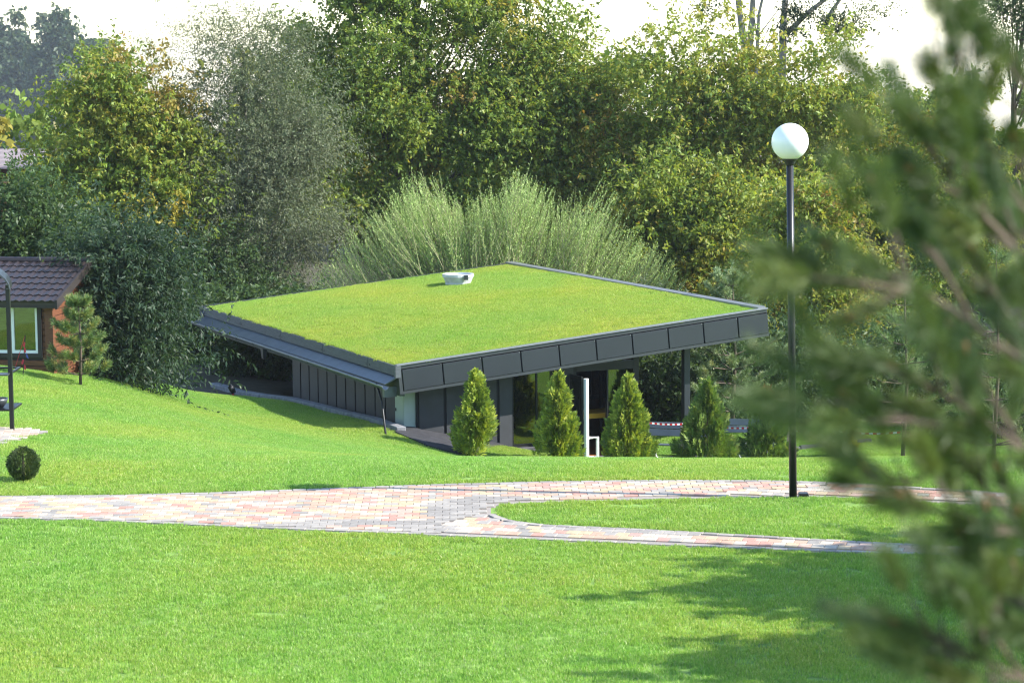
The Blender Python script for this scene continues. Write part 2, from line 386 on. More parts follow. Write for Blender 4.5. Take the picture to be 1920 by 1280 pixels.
for ln, off in ((fe, -.055), (ne, .055), (ib[1:], None)):      # edging course that follows the border
    seg = np.linalg.norm(np.diff(ln, axis=0), axis=1); cum = np.r_[0, np.cumsum(seg)]
    tt_ = np.arange(.1, cum[-1], .205); sm = np.stack([np.interp(tt_, cum, ln[:, k]) for k in (0, 1)], -1)
    tg = np.gradient(sm, axis=0); tg = np.convolve(tg[:, 0], np.ones(3) / 3, 'same'), np.convolve(tg[:, 1], np.ones(3) / 3, 'same')
    for k in range(1, len(sm) - 1):
        an = math.atan2(tg[1][k], tg[0][k]); nv = np.array([-math.sin(an), math.cos(an)])
        o_ = nv * .065 if off is None or off > 0 else -nv * .065
        c_ = sm[k] + o_
        if not on_path(c_[None])[0]: c_ = sm[k] - o_
        pav.append((c_[0], c_[1], an, .2, .11, random.choice(GREY)))
pav = np.array(pav); pavz = ground(pav[:, 0], pav[:, 1])
# the 300 that show largest (nearest, inside the frame) are single pavers
inframe = np.abs(pav[:, 0] / pav[:, 1]) < .205
order = np.argsort(np.where(inframe, pav[:, 1], 999))
rest = MB()
for rank, k in enumerate(order):
    x, y, ang, w, d, ci = pav[k]; ci = int(ci); z = pavz[k] + random.uniform(-.003, .003)
    key = (w, ci)
    if key not in pvm: pvm[key] = paver_mesh('paver', w - .006, d - .006, M_pav[ci])
    if rank < 300:
        o = bpy.data.objects.new('paver', pvm[key]); C.objects.link(o); o.parent = path; o.location = (x, y, z); o.rotation_euler = (random.uniform(-.008, .008), random.uniform(-.008, .008), ang)
    else:
        mm = pvm[key]; ca, sa = math.cos(ang), math.sin(ang)
        rest.add([(x + v.co.x * ca - v.co.y * sa, y + v.co.x * sa + v.co.y * ca, z + v.co.z) for v in mm.vertices], [tuple(p.vertices) for p in mm.polygons], ci)
ro = rest.build('paving', M_pav, path); tag(ro, kind='stuff')
patio = sheet('patio', [PATIO], [], .07, M_sand, .004); tag(patio, kind='structure')
q = lay(lambda q: inpoly(q, PATIO), .15, .3, .2)
for x, y in q:
    ci = random.choice((3, 3, 4, 6, 3)); key = ('p', ci)
    if key not in pvm: pvm[key] = paver_mesh('paver', .29, .19, M_pav[ci])
    o = bpy.data.objects.new('paver', pvm[key]); C.objects.link(o); o.parent = patio; o.location = (x, y, gz(x, y)); o.rotation_euler = (0, 0, .15)

# ------------------------------------------------------------------ leaves, needles, blades
def unit(a): return a / np.maximum(np.linalg.norm(a, axis=-1, keepdims=True), 1e-9)
def leaf_object(name, pos, axis, L, W, col, m, parent=None, fold=.18, nrm=None, belly=.45, curl=0.):
    n = len(pos); axis = unit(axis)
    if nrm is None: nrm = rng.normal(size=(n, 3)) + [0, 0, .7]
    side = unit(np.cross(axis, nrm)); nn = np.cross(side, axis)
    L = np.broadcast_to(L, n)[:, None]; W = np.broadcast_to(W, n)[:, None]
    mid = pos + axis * L * belly
    v = np.stack([pos, mid + side * W / 2 + nn * W * fold, pos + axis * L - nn * L * curl, mid - side * W / 2 + nn * W * fold], 1).reshape(-1, 3)
    me = bpy.data.meshes.new(name); fill_mesh(me, v, np.arange(n * 4).reshape(-1, 4)); me.materials.append(m)
    at = me.attributes.new('col', 'FLOAT_COLOR', 'POINT')
    c4 = np.ones((n, 4, 4), np.float32); c4[:, :, :3] = np.clip(col, 0, 1)[:, None, :]
    at.data.foreach_set('color', c4.ravel())
    o = bpy.data.objects.new(name, me); C.objects.link(o)
    if parent: adopt(o, parent)
    return o
def pick(pal, w, n):
    return np.array(pal)[rng.choice(len(pal), size=n, p=np.array(w) / np.sum(w))]
G_ELDER = [(.13, .20, .04), (.20, .28, .045), (.285, .34, .06), (.36, .345, .06), (.46, .33, .055), (.33, .18, .06)]
G_DARK = [(.045, .085, .032), (.065, .115, .04), (.095, .15, .045)]
G_SILVER = [(.12, .15, .075), (.175, .205, .115), (.25, .275, .18), (.10, .105, .06)]
G_BIRCH = [(.04, .075, .035), (.06, .10, .045), (.09, .12, .05)]

def crown(name, lobes, nb, nt, nl, L, W, pal, wts, m, parent, droop=.6, brad=(.7, 1.25), yellow=None, twig=(.45, .9), seed=0, spread=.75):
    """boughs spread through the lobes' volume, each bough a bunch of leafy twigs"""
    lob = np.array(lobes, float); wv = (lob[:, 3] * lob[:, 4] * lob[:, 5]) ** .75
    k = rng.choice(len(lob), size=nb, p=wv / wv.sum()); lb = lob[k]
    d = unit(rng.normal(size=(nb, 3))); d[:, 1] = np.where(rng.random(nb) < .68, -np.abs(d[:, 1]), d[:, 1])   # fuller towards the open, southern side
    r = rng.random(nb) ** .38
    cen = lb[:, :3] + d * r[:, None] * lb[:, 3:6]
    br = rng.uniform(*brad, nb)
    outd = unit(d * [1, 1, .7] + [0, 0, .25])
    bcol = pick(pal, wts, nb) if yellow is None else pick(pal, yellow, nb)
    N = nb * nt
    bi = np.repeat(np.arange(nb), nt)
    off = rng.normal(size=(N, 3)) * [.55, .55, .36]
    st = cen[bi] + off * br[bi][:, None]
    td = unit(outd[bi] + rng.normal(size=(N, 3)) * .65 + off * .5)
    tl = rng.uniform(*twig, N)
    M_ = N * nl; ti = np.repeat(np.arange(N), nl); t = np.tile((np.arange(nl) + .5) / nl, N)
    sag = np.zeros((M_, 3)); sag[:, 2] = -droop * .35 * (t * tl[ti]) ** 2
    pos = st[ti] + td[ti] * (t * tl[ti])[:, None] + sag + rng.normal(size=(M_, 3)) * .03
    ax = td[ti] * .5 + rng.normal(size=(M_, 3)) * spread + [0, 0, -droop]
    base = bcol[bi[ti]] * .55 + pick(pal, wts, M_) * .45
    col = base * rng.uniform(.82, 1.18, (M_, 1)) * rng.uniform(.95, 1.05, (M_, 3))
    return leaf_object(name, pos, ax, L * rng.uniform(.7, 1.25, M_), W * rng.uniform(.7, 1.25, M_), col, m, parent), cen
def limbs(b, base, top, r0, cen, n, bark=0, fork=.35):
    """trunk with limbs reaching into the boughs"""
    base = np.array(base, float); top = np.array(top, float); H = np.linalg.norm(top - base)
    wob = rng.normal(size=(6, 3)) * [.25, .25, 0] * (H / 12)
    ts = np.linspace(0, 1, 6); tr = [base + (top - base) * t + wob[i] * (t > 0) for i, t in enumerate(ts)]
    b.tube(tr, [r0 * (1 - .85 * t) * (1.25 if t == 0 else 1) for t in ts], 9, bark)
    sel = rng.choice(len(cen), size=min(n, len(cen)), replace=False)
    for c in cen[sel]:
        h = np.clip((c[2] - base[2]) / max(top[2] - base[2], .1) - rng.uniform(.15, .4), .06, .9)
        i = min(int(h * 5), 4); f = h * 5 - i; s = np.array(tr[i]) * (1 - f) + np.array(tr[i + 1]) * f
        d = c - s; up_ = np.array([0, 0, np.linalg.norm(d) * .12])
        p = [s, s + d * .33 + up_ * .4 + rng.normal(size=3) * .12, s + d * .66 + up_ + rng.normal(size=3) * .15, c]
        rr = r0 * (1 - .85 * h) * fork
        b.tube(p, [rr, rr * .7, rr * .45, rr * .15], 5, bark)
        for _ in range(2):
            e = c + rng.normal(size=3) * .5 + d / max(np.linalg.norm(d), .1) * .5
            b.tube([p[2], (p[2] + e) / 2 + rng.normal(size=3) * .08, e], [rr * .3, rr * .2, rr * .08], 4, bark)
def broad_tree(name, label, px, top, bot, hw, Z, nb, nt=42, nl=12, pal=G_ELDER, wts=(.3, .3, .2, .1, .07, .03), yellow=None, L=.195, W=.09, m=None, droop=.6,
               bark=None, base_px=None, group=None, lobes=None, brad=(.7, 1.25), r0=.22, nlimb=26, depth=.9, cat='tree', spread=.75, twig=(.45, .9), shape=None):
    sc = F / Z; c = P(px, (top + bot) / 2, Z); rx = hw / sc; rz = (bot - top) / 2 / sc
    bx = P(base_px if base_px else px, bot, Z); gb = gz(bx[0], bx[1])
    root = empty(name, (bx[0], bx[1], gb), label, cat, group)
    if lobes is None:
        lobes = [(c[0], c[1], c[2] - rz * .15, rx * .85, rx * depth * .8, rz * .8), (c[0] - rx * .35, c[1], c[2] + rz * .35, rx * .55, rx * .5 * depth, rz * .55),
                 (c[0] + rx * .4, c[1], c[2] + rz * .2, rx * .55, rx * .5 * depth, rz * .6), (c[0] + rx * .05, c[1], c[2] + rz * .6, rx * .45, rx * .45, rz * .4),
                 (c[0] - rx * .5, c[1] - rx * .2, c[2] - rz * .45, rx * .5, rx * .5, rz * .5), (c[0] + rx * .5, c[1] - rx * .2, c[2] - rz * .45, rx * .5, rx * .5, rz * .5)]
        if shape == 'column': lobes = [(c[0], c[1], c[2], rx * .8, rx * .8, rz)]
    o, cen = crown('crown', lobes, nb, nt, nl, L, W, pal, wts, m or M_leaf, root, droop, brad, yellow, twig, spread=spread)
    b = MB(); limbs(b, (bx[0], bx[1], gb - .1), (c[0], c[1], c[2] + rz * .55), r0, cen, nlimb)
    b.build('trunk', bark or M_bark, root, smooth=True)
    return root

# ------------------------------------------------------------------ grass
patches = bpy.data.collections.new('grass_patches')     # source patches, instanced below
def grass_patch(n, size, h, w, pal, wts, lean=.35):
    p = np.c_[rng.uniform(-size / 2, size / 2, (n, 2)), np.full(n, -.004)]
    hh = rng.uniform(h * .65, h * 1.2, n)[:, None]; a = rng.uniform(0, 2 * math.pi, n)
    wd = np.c_[np.cos(a), np.sin(a), np.zeros(n)]; la = rng.uniform(0, 2 * math.pi, n)
    ld = np.c_[np.cos(la), np.sin(la), np.zeros(n)] * np.abs(rng.normal(0, lean, n))[:, None]
    W = rng.uniform(w * .7, w * 1.3, n)[:, None]
    m1 = p + ld * hh * .35 + [0, 0, 1] * hh * .55; tip = p + ld * hh + [0, 0, 1] * hh * .97
    v = np.stack([p - wd * W / 2, p + wd * W / 2, m1 + wd * W * .42, m1 - wd * W * .42, tip + wd * W * .06, tip - wd * W * .06], 1).reshape(-1, 3)
    i = np.arange(n)[:, None] * 6
    q = np.concatenate([i + [0, 1, 2, 3], i + [3, 2, 4, 5]], 1).reshape(-1, 4)
    me = bpy.data.meshes.new('grass_patch'); fill_mesh(me, v, q); me.materials.append(M_grass)
    at = me.attributes.new('col', 'FLOAT_COLOR', 'POINT')
    col = pick(pal, wts, n) * rng.uniform(.75, 1.25, (n, 1)); c4 = np.ones((n, 6, 4), np.float32); c4[:, :, :3] = col[:, None]
    at.data.foreach_set('color', c4.ravel())
    o = bpy.data.objects.new('grass_patch', me); patches.objects.link(o); return o
G_LAWN = [(.19, .37, .06), (.25, .44, .08), (.325, .485, .105), (.46, .53, .25)]
G_ROOF = [(.215, .39, .05), (.285, .455, .07), (.37, .50, .09), (.46, .49, .2)]
for k in range(4): grass_patch(900, .56, .045, .0065, G_LAWN, (.35, .35, .22, .08))
for k in range(3): grass_patch(800, .56, .055, .007, G_ROOF, (.25, .35, .3, .10))
def gn_scatter():
    g = bpy.data.node_groups.new('scatter_grass', 'GeometryNodeTree')
    g.interface.new_socket('Geometry', in_out='INPUT', socket_type='NodeSocketGeometry')
    g.interface.new_socket('Geometry', in_out='OUTPUT', socket_type='NodeSocketGeometry')
    gi = g.nodes.new('NodeGroupInput'); gout = g.nodes.new('NodeGroupOutput'); iop = g.nodes.new('GeometryNodeInstanceOnPoints')
    ci = g.nodes.new('GeometryNodeCollectionInfo'); ci.inputs['Collection'].default_value = patches
    ci.inputs['Separate Children'].default_value = True; ci.inputs['Reset Children'].default_value = True
    def na(nm, ty):
        n = g.nodes.new('GeometryNodeInputNamedAttribute'); n.data_type = ty; n.inputs['Name'].default_value = nm; return n.outputs['Attribute']
    L = g.links.new
    L(gi.outputs[0], iop.inputs['Points']); L(ci.outputs[0], iop.inputs['Instance']); iop.inputs['Pick Instance'].default_value = True
    L(na('idx', 'INT'), iop.inputs['Instance Index']); L(na('rot', 'FLOAT_VECTOR'), iop.inputs['Rotation']); L(na('scl', 'FLOAT_VECTOR'), iop.inputs['Scale'])
    L(iop.outputs[0], gout.inputs[0]); return g
GN = gn_scatter()
def scatter(name, pts, nrm, idx, scl, parent=None):
    n = len(pts); me = bpy.data.meshes.new(name); me.vertices.add(n); me.vertices.foreach_set('co', np.asarray(pts, np.float32).ravel())
    rot = np.zeros((n, 3), np.float32)
    for i in range(n):
        v = Vector(nrm[i]); q_ = Vector((0, 0, 1)).rotation_difference(v) @ Matrix.Rotation(random.uniform(0, 6.28), 3, 'Z').to_quaternion()
        rot[i] = q_.to_euler()
    me.attributes.new('rot', 'FLOAT_VECTOR', 'POINT').data.foreach_set('vector', rot.ravel())
    me.attributes.new('scl', 'FLOAT_VECTOR', 'POINT').data.foreach_set('vector', np.asarray(scl, np.float32).ravel())
    me.attributes.new('idx', 'INT', 'POINT').data.foreach_set('value', np.asarray(idx, np.int32))
    o = bpy.data.objects.new(name, me); C.objects.link(o)
    md = o.modifiers.new('scatter', 'NODES'); md.node_group = GN
    if parent: adopt(o, parent)
    return o
# lawn patches on a jittered grid; small patches along edges so that the turf keeps a clean but grassy border
def lawn_points(step, size):
    xs = np.arange(-19, 19, step); ys = np.arange(23, 76, step); Xg, Yg = np.meshgrid(xs, ys)
    p = np.stack([Xg, Yg], -1).reshape(-1, 2); p += rng.uniform(-step * .3, step * .3, p.shape)
    p = p[np.abs(p[:, 0]) < .24 * p[:, 1] + 1.6]
    return p
EDGE = [fe, ne, np.r_[it, ib]]
def keep_off(p, margin):
    d = np.min([dist_line(p, e) for e in EDGE], axis=0)
    st = to_st(p[:, 0], p[:, 1])
    house = (st[:, 0] > .2) & (st[:, 0] < 7.5) & (st[:, 1] > .6 - margin * 0) & (st[:, 1] < 12)
    strip = (st[:, 0] > KERB_S(st[:, 1]) + .1) & (st[:, 0] < 1.2) & (st[:, 1] > -1.6) & (st[:, 1] < 20)
    return d, on_path(p) | inpoly(p, PATIO), house | strip
def KERB_S(t): return np.interp(t, [-1.8, 0, 3, 8, 14], [1.6, .05, -.15, -.55, -1.0])
def forest_floor(p): return p[:, 1] > np.interp(p[:, 0], [-16, -11.5, -9.5, -7.8, -6.5, 8, 9, 20], [60, 61.5, 66, 69.3, 70, 70.5, 70.5, 70.5])
p = lawn_points(.42, .56); d, onp, hs = keep_off(p, .3)
big = p[~onp & ~hs & (d > .32) & ~forest_floor(p)]
p2 = lawn_points(.13, .2); d, onp, hs = keep_off(p2, .1)
sml = p2[~onp & ~hs & (d <= .34) & (d > .055) & ~forest_floor(p2)]
def normals(p):
    e = .2; hx = (ground(p[:, 0] + e, p[:, 1]) - ground(p[:, 0] - e, p[:, 1])) / (2 * e); hy = (ground(p[:, 0], p[:, 1] + e) - ground(p[:, 0], p[:, 1] - e)) / (2 * e)
    return unit(np.c_[-hx, -hy, np.ones(len(p))])
# the smallest patches: a narrow tuft for borders
for k in range(2): grass_patch(130, .17, .045, .0065, G_LAWN, (.35, .35, .22, .08))
allp = np.r_[big, sml]; zz = ground(allp[:, 0], allp[:, 1])
ix = np.r_[rng.integers(0, 4, len(big)), rng.integers(7, 9, len(sml))]
hs_ = np.ones((len(allp), 3)); hs_[:, 2] = rng.uniform(.85, 1.15, len(allp))
lawn = scatter('lawn_grass', np.c_[allp, zz], normals(allp), ix, hs_)
tag(lawn, 'short mown green lawn sloping around the path and pavilion', 'grass', kind='stuff')
print('lawn patches', len(big), len(sml))

# ------------------------------------------------------------------ pavilion
pav_root = empty('pavilion', B(0, 0, -4.15), 'dark grey pavilion with a tilted grass roof and panelled front edge', 'pavilion')
def zt(s): return A3[2] + SL * s
def slab(b, s0, s1, t0, t1, dz0, dz1, mi=0):            # block that follows the roof pitch
    lean = .09
    b.hexa([B(s0 - dz0 * lean, t0, zt(s0) + dz0), B(s1 - dz0 * lean, t0, zt(s1) + dz0), B(s1 - dz0 * lean, t1, zt(s1) + dz0), B(s0 - dz0 * lean, t1, zt(s0) + dz0),
            B(s0 - dz1 * lean, t0, zt(s0) + dz1), B(s1 - dz1 * lean, t0, zt(s1) + dz1), B(s1 - dz1 * lean, t1, zt(s1) + dz1), B(s0 - dz1 * lean, t1, zt(s0) + dz1)], mi)
def blk(b, s0, s1, t0, t1, z0, z1, mi=0):
    b.hexa([B(s0, t0, z0), B(s1, t0, z0), B(s1, t1, z0), B(s0, t1, z0), B(s0, t0, z1), B(s1, t0, z1), B(s1, t1, z1), B(s0, t1, z1)], mi)
b = MB(); slab(b, .06, LU - .05, .03, LV - .03, -.70, -.12); roof = b.build('roof', M_recess, pav_root)
# fascia: backing lips and ten panels
b = MB(); slab(b, .0, LU, -.0, .028, -.09, -.0); slab(b, .0, LU, -.015, .03, -.73, -.655)
slab(b, .0, .085, -.012, .028, -.655, -.09); b.build('fascia_trim', M_trim, roof)
edges = [.09, 1.19, 2.27, 3.345, 4.42, 5.47, 6.51, 7.56, 8.6, 9.63, 10.54]
for i in range(10):
    b = MB(); s0, s1 = edges[i] + .018, edges[i + 1] - .018
    slab(b, s0, s1, -.03, .028, -.645, -.115); b.build('fascia_panel', M_panel, roof, bevel=.006)
for i in range(9):
    b = MB(); slab(b, edges[i + 1] - .05, edges[i + 1] - .03, -.036, -.028, -.135, -.115); b.build('rivet', M_coping, roof)
b = MB(); slab(b, -.02, LU + .02, -.035, .11, .002, .03); b.build('front_coping', M_coping, roof)
b = MB(); slab(b, LU - .2, LU + .02, .112, LV, .0, .06); b.build('side_coping', M_coping, roof)
b = MB(); slab(b, LU - .01, LU + .012, .03, LV, -.7, -.002); b.build('side_fascia', M_panel, roof)
b = MB(); slab(b, .0, LU - .21, LV - .15, LV, -.05, .02); b.build('rear_coping', M_trim, roof)
b = MB(); slab(b, .0, LU - .05, LV - .025, LV + .01, -.7, -.052); b.build('rear_fascia', M_panel, roof)
# gutter side
jt = [.1, 2.1, 5.6, 9.2, 13.0, 16.8]
for i in range(5):
    b = MB(); z0 = zt(0); blk(b, -.012, .055, jt[i] + .012, jt[i + 1] - .012, z0 - .27, z0 - .01); e = b.build('edge_board', M_board, roof)
    for t in (jt[i] + .12, jt[i + 1] - .12):
        b2 = MB(); blk(b2, -.022, -.011, t - .02, t + .02, z0 - .2, z0 - .16); b2.build('bolt', M_black, e)
b = MB(); blk(b, -.06, .085, -.03, .1, zt(0) - .3, zt(0) + .01); b.build('corner_cap', M_board, roof)
b = MB(); blk(b, -.1, .085, LV - .12, LV + .02, zt(0) - .3, zt(0) + .01); b.build('corner_cap', M_board, roof)
ft = [.1, 2.6, 5.1, 7.6, 10.1, 12.6, 15.0, 16.85]; z0 = zt(0)
for i in range(7):
    b = MB(); t0, t1 = ft[i] + .006, ft[i + 1] - .006
    b.hexa([B(.03, t0, z0 - .33), B(-.30, t0, z0 - .47), B(-.30, t1, z0 - .47), B(.03, t1, z0 - .33), B(.03, t0, z0 - .285), B(-.30, t0, z0 - .455), B(-.30, t1, z0 - .455), B(.03, t1, z0 - .285)])
    b.build('flashing', M_flash, roof)
def gutter():
    b = MB(); n = 10; vs = []; fs = []; R = .085; cs, cz = -.37, z0 - .46
    for t in (-.12, LV + .25):
        for k in range(n + 1):
            a = math.pi + math.pi * k / n; vs.append(B(cs + R * math.cos(a), t, cz + R * math.sin(a) - (.03 if t < 0 else 0)))
        for k in range(n + 1):
            a = math.pi + math.pi * k / n; vs.append(B(cs + (R - .008) * math.cos(a), t, cz + (R - .008) * math.sin(a) - (.03 if t < 0 else 0)))
    w = 2 * (n + 1)
    for k in range(n):
        fs += [(k, k + 1, w + k + 1, w + k), (n + 1 + k + 1, n + 1 + k, w + n + 1 + k, w + n + 1 + k + 1)]
        fs += [(k + 1, k, n + 1 + k, n + 2 + k), (w + k, w + k + 1, w + n + 2 + k, w + n + 1 + k)]
    b.add(vs, fs)
    g = b.build('gutter', M_flash, roof)
    b = MB(); b.tube([B(cs - R, -.12, cz - .02), B(cs - R, LV + .25, cz + .008)], .014, 6); b.build('gutter_lip', M_coping, g)
    for t in np.arange(.8, 16.5, 1.6):
        b = MB(); b.tube([B(cs - R - .012, t, cz), B(cs - R * .7 - .012, t, cz - R * .75), B(cs, t, cz - R - .012), B(cs + R * .75, t, cz - R * .7), B(.02, t, cz - .02)], .008, 4); b.build('bracket', M_black, g)
gutter()
b = MB(); blk(b, .085, .2, .04, LV - .05, z0 - .78, z0 - .34); b.build('eave_beam', M_beam, roof)
b = MB(); blk(b, -.25, .08, .28, .42, z0 - .82, z0 - .56); b.build('bracket_block', M_flash, roof)
b = MB(); bq = [B(-.42, 9.6, z0 - .53), B(-.28, 9.6, z0 - .53), B(-.28, 9.85, z0 - .53), B(-.42, 9.85, z0 - .53)]; bl = [B(-.39, 9.65, z0 - .86), B(-.31, 9.65, z0 - .86), B(-.31, 9.8, z0 - .86), B(-.39, 9.8, z0 - .86)]
b.hexa(bl + bq); b.build('gutter_outlet', M_trim, roof)
# turf
def mound(s, t): return .16 * np.sin(np.pi * np.clip(s / LU, 0, 1)) ** .7 * np.sin(np.pi * np.clip(t / LV, 0, 1)) ** .7
S, T = np.meshgrid(np.linspace(.05, LU - .2, 40), np.linspace(.1, LV - .14, 60))
tv = np.stack([A3[0] + S * U2[0] + T * V2[0], A3[1] + S * U2[1] + T * V2[1], A3[2] + SL * S - .035 + mound(S, T)], -1)
me = bpy.data.meshes.new('turf'); ii = np.arange(2400).reshape(60, 40)
fill_mesh(me, tv.reshape(-1, 3), np.stack([ii[:-1, :-1], ii[:-1, 1:], ii[1:, 1:], ii[1:, :-1]], -1).reshape(-1, 4)); me.materials.append(M_soil)
o = bpy.data.objects.new('turf', me); C.objects.link(o); adopt(o, roof)
def roof_pts(step, lo_s, hi_s, lo_t, hi_t):
    s, t = np.meshgrid(np.arange(lo_s, hi_s, step), np.arange(lo_t, hi_t, step)); s = s.ravel() + rng.uniform(-.3, .3, s.size) * step; t = t.ravel() + rng.uniform(-.3, .3, t.size) * step
    return s, t
s1, t1 = roof_pts(.36, .36, LU - .5, .4, LV - .45)
s2, t2 = roof_pts(.12, .13, LU - .28, .19, LV - .2)
edge = (s2 < .42) | (s2 > LU - .56) | (t2 < .45) | (t2 > LV - .5)
s2, t2 = s2[edge], t2[edge]
ea = np.arange(.16, LV - .2, .07); eb_ = np.arange(.16, LU - .3, .07)
s2 = np.r_[s2, np.full(len(ea), .13) + rng.uniform(-.015, .015, len(ea)), eb_, np.full(len(ea), LU - .29)]; t2 = np.r_[t2, ea, np.full(len(eb_), .2) + rng.uniform(-.015, .015, len(eb_)), ea]
for k in range(2): grass_patch(120, .17, .055, .007, G_ROOF, (.25, .35, .3, .10))
sA, tA = np.r_[s1, s2], np.r_[t1, t2]
rp = np.stack([A3[0] + sA * U2[0] + tA * V2[0], A3[1] + sA * U2[1] + tA * V2[1], A3[2] + SL * sA - .035 + mound(sA, tA)], -1)
rn = np.tile(unit(np.array([[-SL * U2[0], -SL * U2[1], 1.]])), (len(sA), 1))
sc3 = np.ones((len(sA), 3)); tuft = np.clip(rng.normal(1, .16, len(sA)), .7, 1.5); sc3[:, 2] = tuft
rg = scatter('turf_grass', rp, rn, np.r_[rng.integers(4, 7, len(s1)), rng.integers(9, 11, len(s2))], sc3, roof); tag(rg, kind='stuff')
# walls
b = MB(); blk(b, .95, 1.12, 1.0, 11.0, -4.3, -1.85)
blk(b, 1.12, 3.55, .98, 1.12, -4.3, -1.75); blk(b, 4.72, 5.33, .98, 1.12, -4.3, -1.55)
blk(b, 3.55, 4.72, .98, 1.12, -4.3, -3.74); blk(b, 1.12, 2.2, 10.86, 11.0, -4.3, -1.7); blk(b, 6.4, 7.2, 10.86, 11.0, -4.3, -1.4)
wall = b.build('wall', M_cladgap, pav_root)
n = 13
for i in range(n):                                      # standing cladding boards of the gutter side
    t0 = 1.0 + 10.0 * i / n; b = MB(); blk(b, .915, .949, t0 + .045, t0 + 10.0 / n - .045, -4.0, -1.95); b.build('cladding_board', M_clad, wall)
for s0, s1_ in ((.95, 1.62), (1.7, 2.4), (2.48, 3.1), (3.18, 3.54), (4.74, 5.3)):
    b = MB(); blk(b, s0, s1_, .945, .979, -3.8, -1.6 if s0 > 2 else -1.85); b.build('cladding_board', M_clad, wall)
b = MB(); blk(b, .88, 5.33, .72, .94, -4.6, -3.76); blk(b, 5.33, 7.3, .72, .94, -4.6, -4.14); b.build('plinth', M_concrete, pav_root)
b = MB(); blk(b, 1.12, 7.2, 1.12, 10.86, -4.4, -4.15); b.build('floor', M_woodfloor, pav_root)
# window and glazed entrance
w = MB(); blk(w, 3.55, 3.6, 1.0, 1.1, -3.74, -1.5); blk(w, 4.67, 4.72, 1.0, 1.1, -3.74, -1.5); blk(w, 3.6, 4.67, 1.0, 1.1, -3.74, -3.69); blk(w, 4.25, 4.29, 1.01, 1.09, -3.69, -1.5)
wo = w.build('window', M_black, pav_root)
b = MB(); blk(b, 3.6, 4.67, 1.045, 1.055, -3.69, -1.5); b.build('pane', M_glass, wo)
b = MB(); blk(b, 5.33, 5.4, .98, 1.12, -4.14, -1.5); blk(b, 7.06, 7.22, .96, 1.14, -4.14, -1.2); blk(b, 5.4, 7.06, .97, 1.12, -1.86, -1.64); blk(b, 6.3, 6.34, 1.0, 1.1, -4.14, -1.86)
ent = b.build('entrance_frame', M_black, pav_root)
b = MB(); blk(b, 5.4, 7.06, 1.04, 1.05, -1.64, -1.2); b.build('transom_pane', M_glass, ent)
b = MB(); blk(b, 6.34, 7.06, 1.04, 1.05, -4.12, -1.86); b.build('side_pane', M_glass, ent)
def leafdoor():                                         # door leaf standing open outwards
    b = MB(); s = 5.2
    blk(b, s, s + .05, .25, .33, -4.1, -1.9); blk(b, s, s + .05, .88, .97, -4.1, -1.9); blk(b, s, s + .05, .33, .88, -4.1, -3.95); blk(b, s, s + .05, .33, .88, -2.02, -1.9)
    d_ = b.build('door', M_black, pav_root)
    b = MB(); blk(b, s + .02, s + .03, .33, .88, -3.95, -2.02); b.build('pane', M_glass, d_)
    b = MB(); b.tube([B(s + .12, .22, -4.06), B(s + .12, .22, -1.95)], .07, 10); b.build('white_edge', M_white, d_)
    b = MB(); b.tube([B(s + .16, .22, -3.52), B(s + .44, .22, -3.52), B(s + .44, .22, -4.03), B(s + .16, .22, -4.03)], .045, 8); b.build('handle', M_white, d_)
leafdoor()
for t in np.arange(1.15, 10.9, 1.95):                   # glazed far side
    b = MB(); blk(b, 7.12, 7.2, t, t + .06, -4.14, -1.2); blk(b, 7.12, 7.2, t + .06, min(t + 1.95, 10.86), -4.14, -4.05); f_ = b.build('side_window', M_black, pav_root)
    b = MB(); blk(b, 7.155, 7.165, t + .06, min(t + 1.95, 10.86), -4.05, -1.2); b.build('pane', M_glass, f_)
for s in (2.2, 3.6, 5.0):
    b = MB(); blk(b, s, s + .06, 10.88, 10.98, -4.14, -1.5); blk(b, s + .06, s + 1.4, 10.88, 10.98, -4.14, -4.05); f_ = b.build('rear_window', M_black, pav_root)
    b = MB(); blk(b, s + .06, s + 1.4, 10.92, 10.93, -4.05, -1.5); b.build('pane', M_glass, f_)
def post(s, t, w=.09):
    b = MB(); blk(b, s - w, s + w, t - w, t + w, gz(*B(s, t, 0)[:2]) - .1, zt(s) - .7); b.build('post', M_panel, pav_root, bevel=.01)
post(8.64, 1.0); post(9.4, 15.2); post(9.4, 8)
b = MB(); b.tube([B(7.5, 3.0, -4.2), B(7.5, 3.0, -1.2)], .03, 6); b.build('downpipe', M_black, pav_root)
b = MB(); b.tube([B(-.3, .7, z0 - .5), B(-.26, .45, z0 - .95), P(727, 838, 59.6) + [0, 0, -.1]], [.035, .03, .028], 7); b.build('drain_rod', M_black, pav_root, smooth=True)
b = MB(); b.tube([P(377, 603, 76), P(378, 650, 76), P(379, 690, 76), P(376, 722, 75.5), P(372, 738, 75)], .022, 5); b.build('hanging_cable', M_stake, pav_root)
b = MB(); b.tube([B(.0, LV - .5, z0 - .02), B(-.08, LV - .55, z0 + .02), B(-.12, LV - .5, z0 - .12), B(-.2, LV - .5, z0 - .3)], .018, 5); b.build('clamp', M_coping, pav_root)
# electric cabinet on the wall
eb = MB(); blk(eb, .58, .91, 1.1, 1.72, -3.15, -2.1); cab = eb.build('electric_cabinet', M_box, None, bevel=.012); tag(cab, 'pale grey green electric cabinet hanging on the charcoal wall corner', 'cabinet')
b = MB(); blk(b, .572, .579, 1.13, 1.69, -3.11, -2.14); dd = b.build('door', M_box, cab)
b = MB(); blk(b, .555, .571, 1.6, 1.65, -2.68, -2.6); b.build('lock', M_black, dd)
b = MB(); b.tube([B(.75, 1.3, -3.15), B(.75, 1.3, -3.45), B(.85, 1.35, -3.7)], .03, 6); b.build('conduit', M_black, cab)
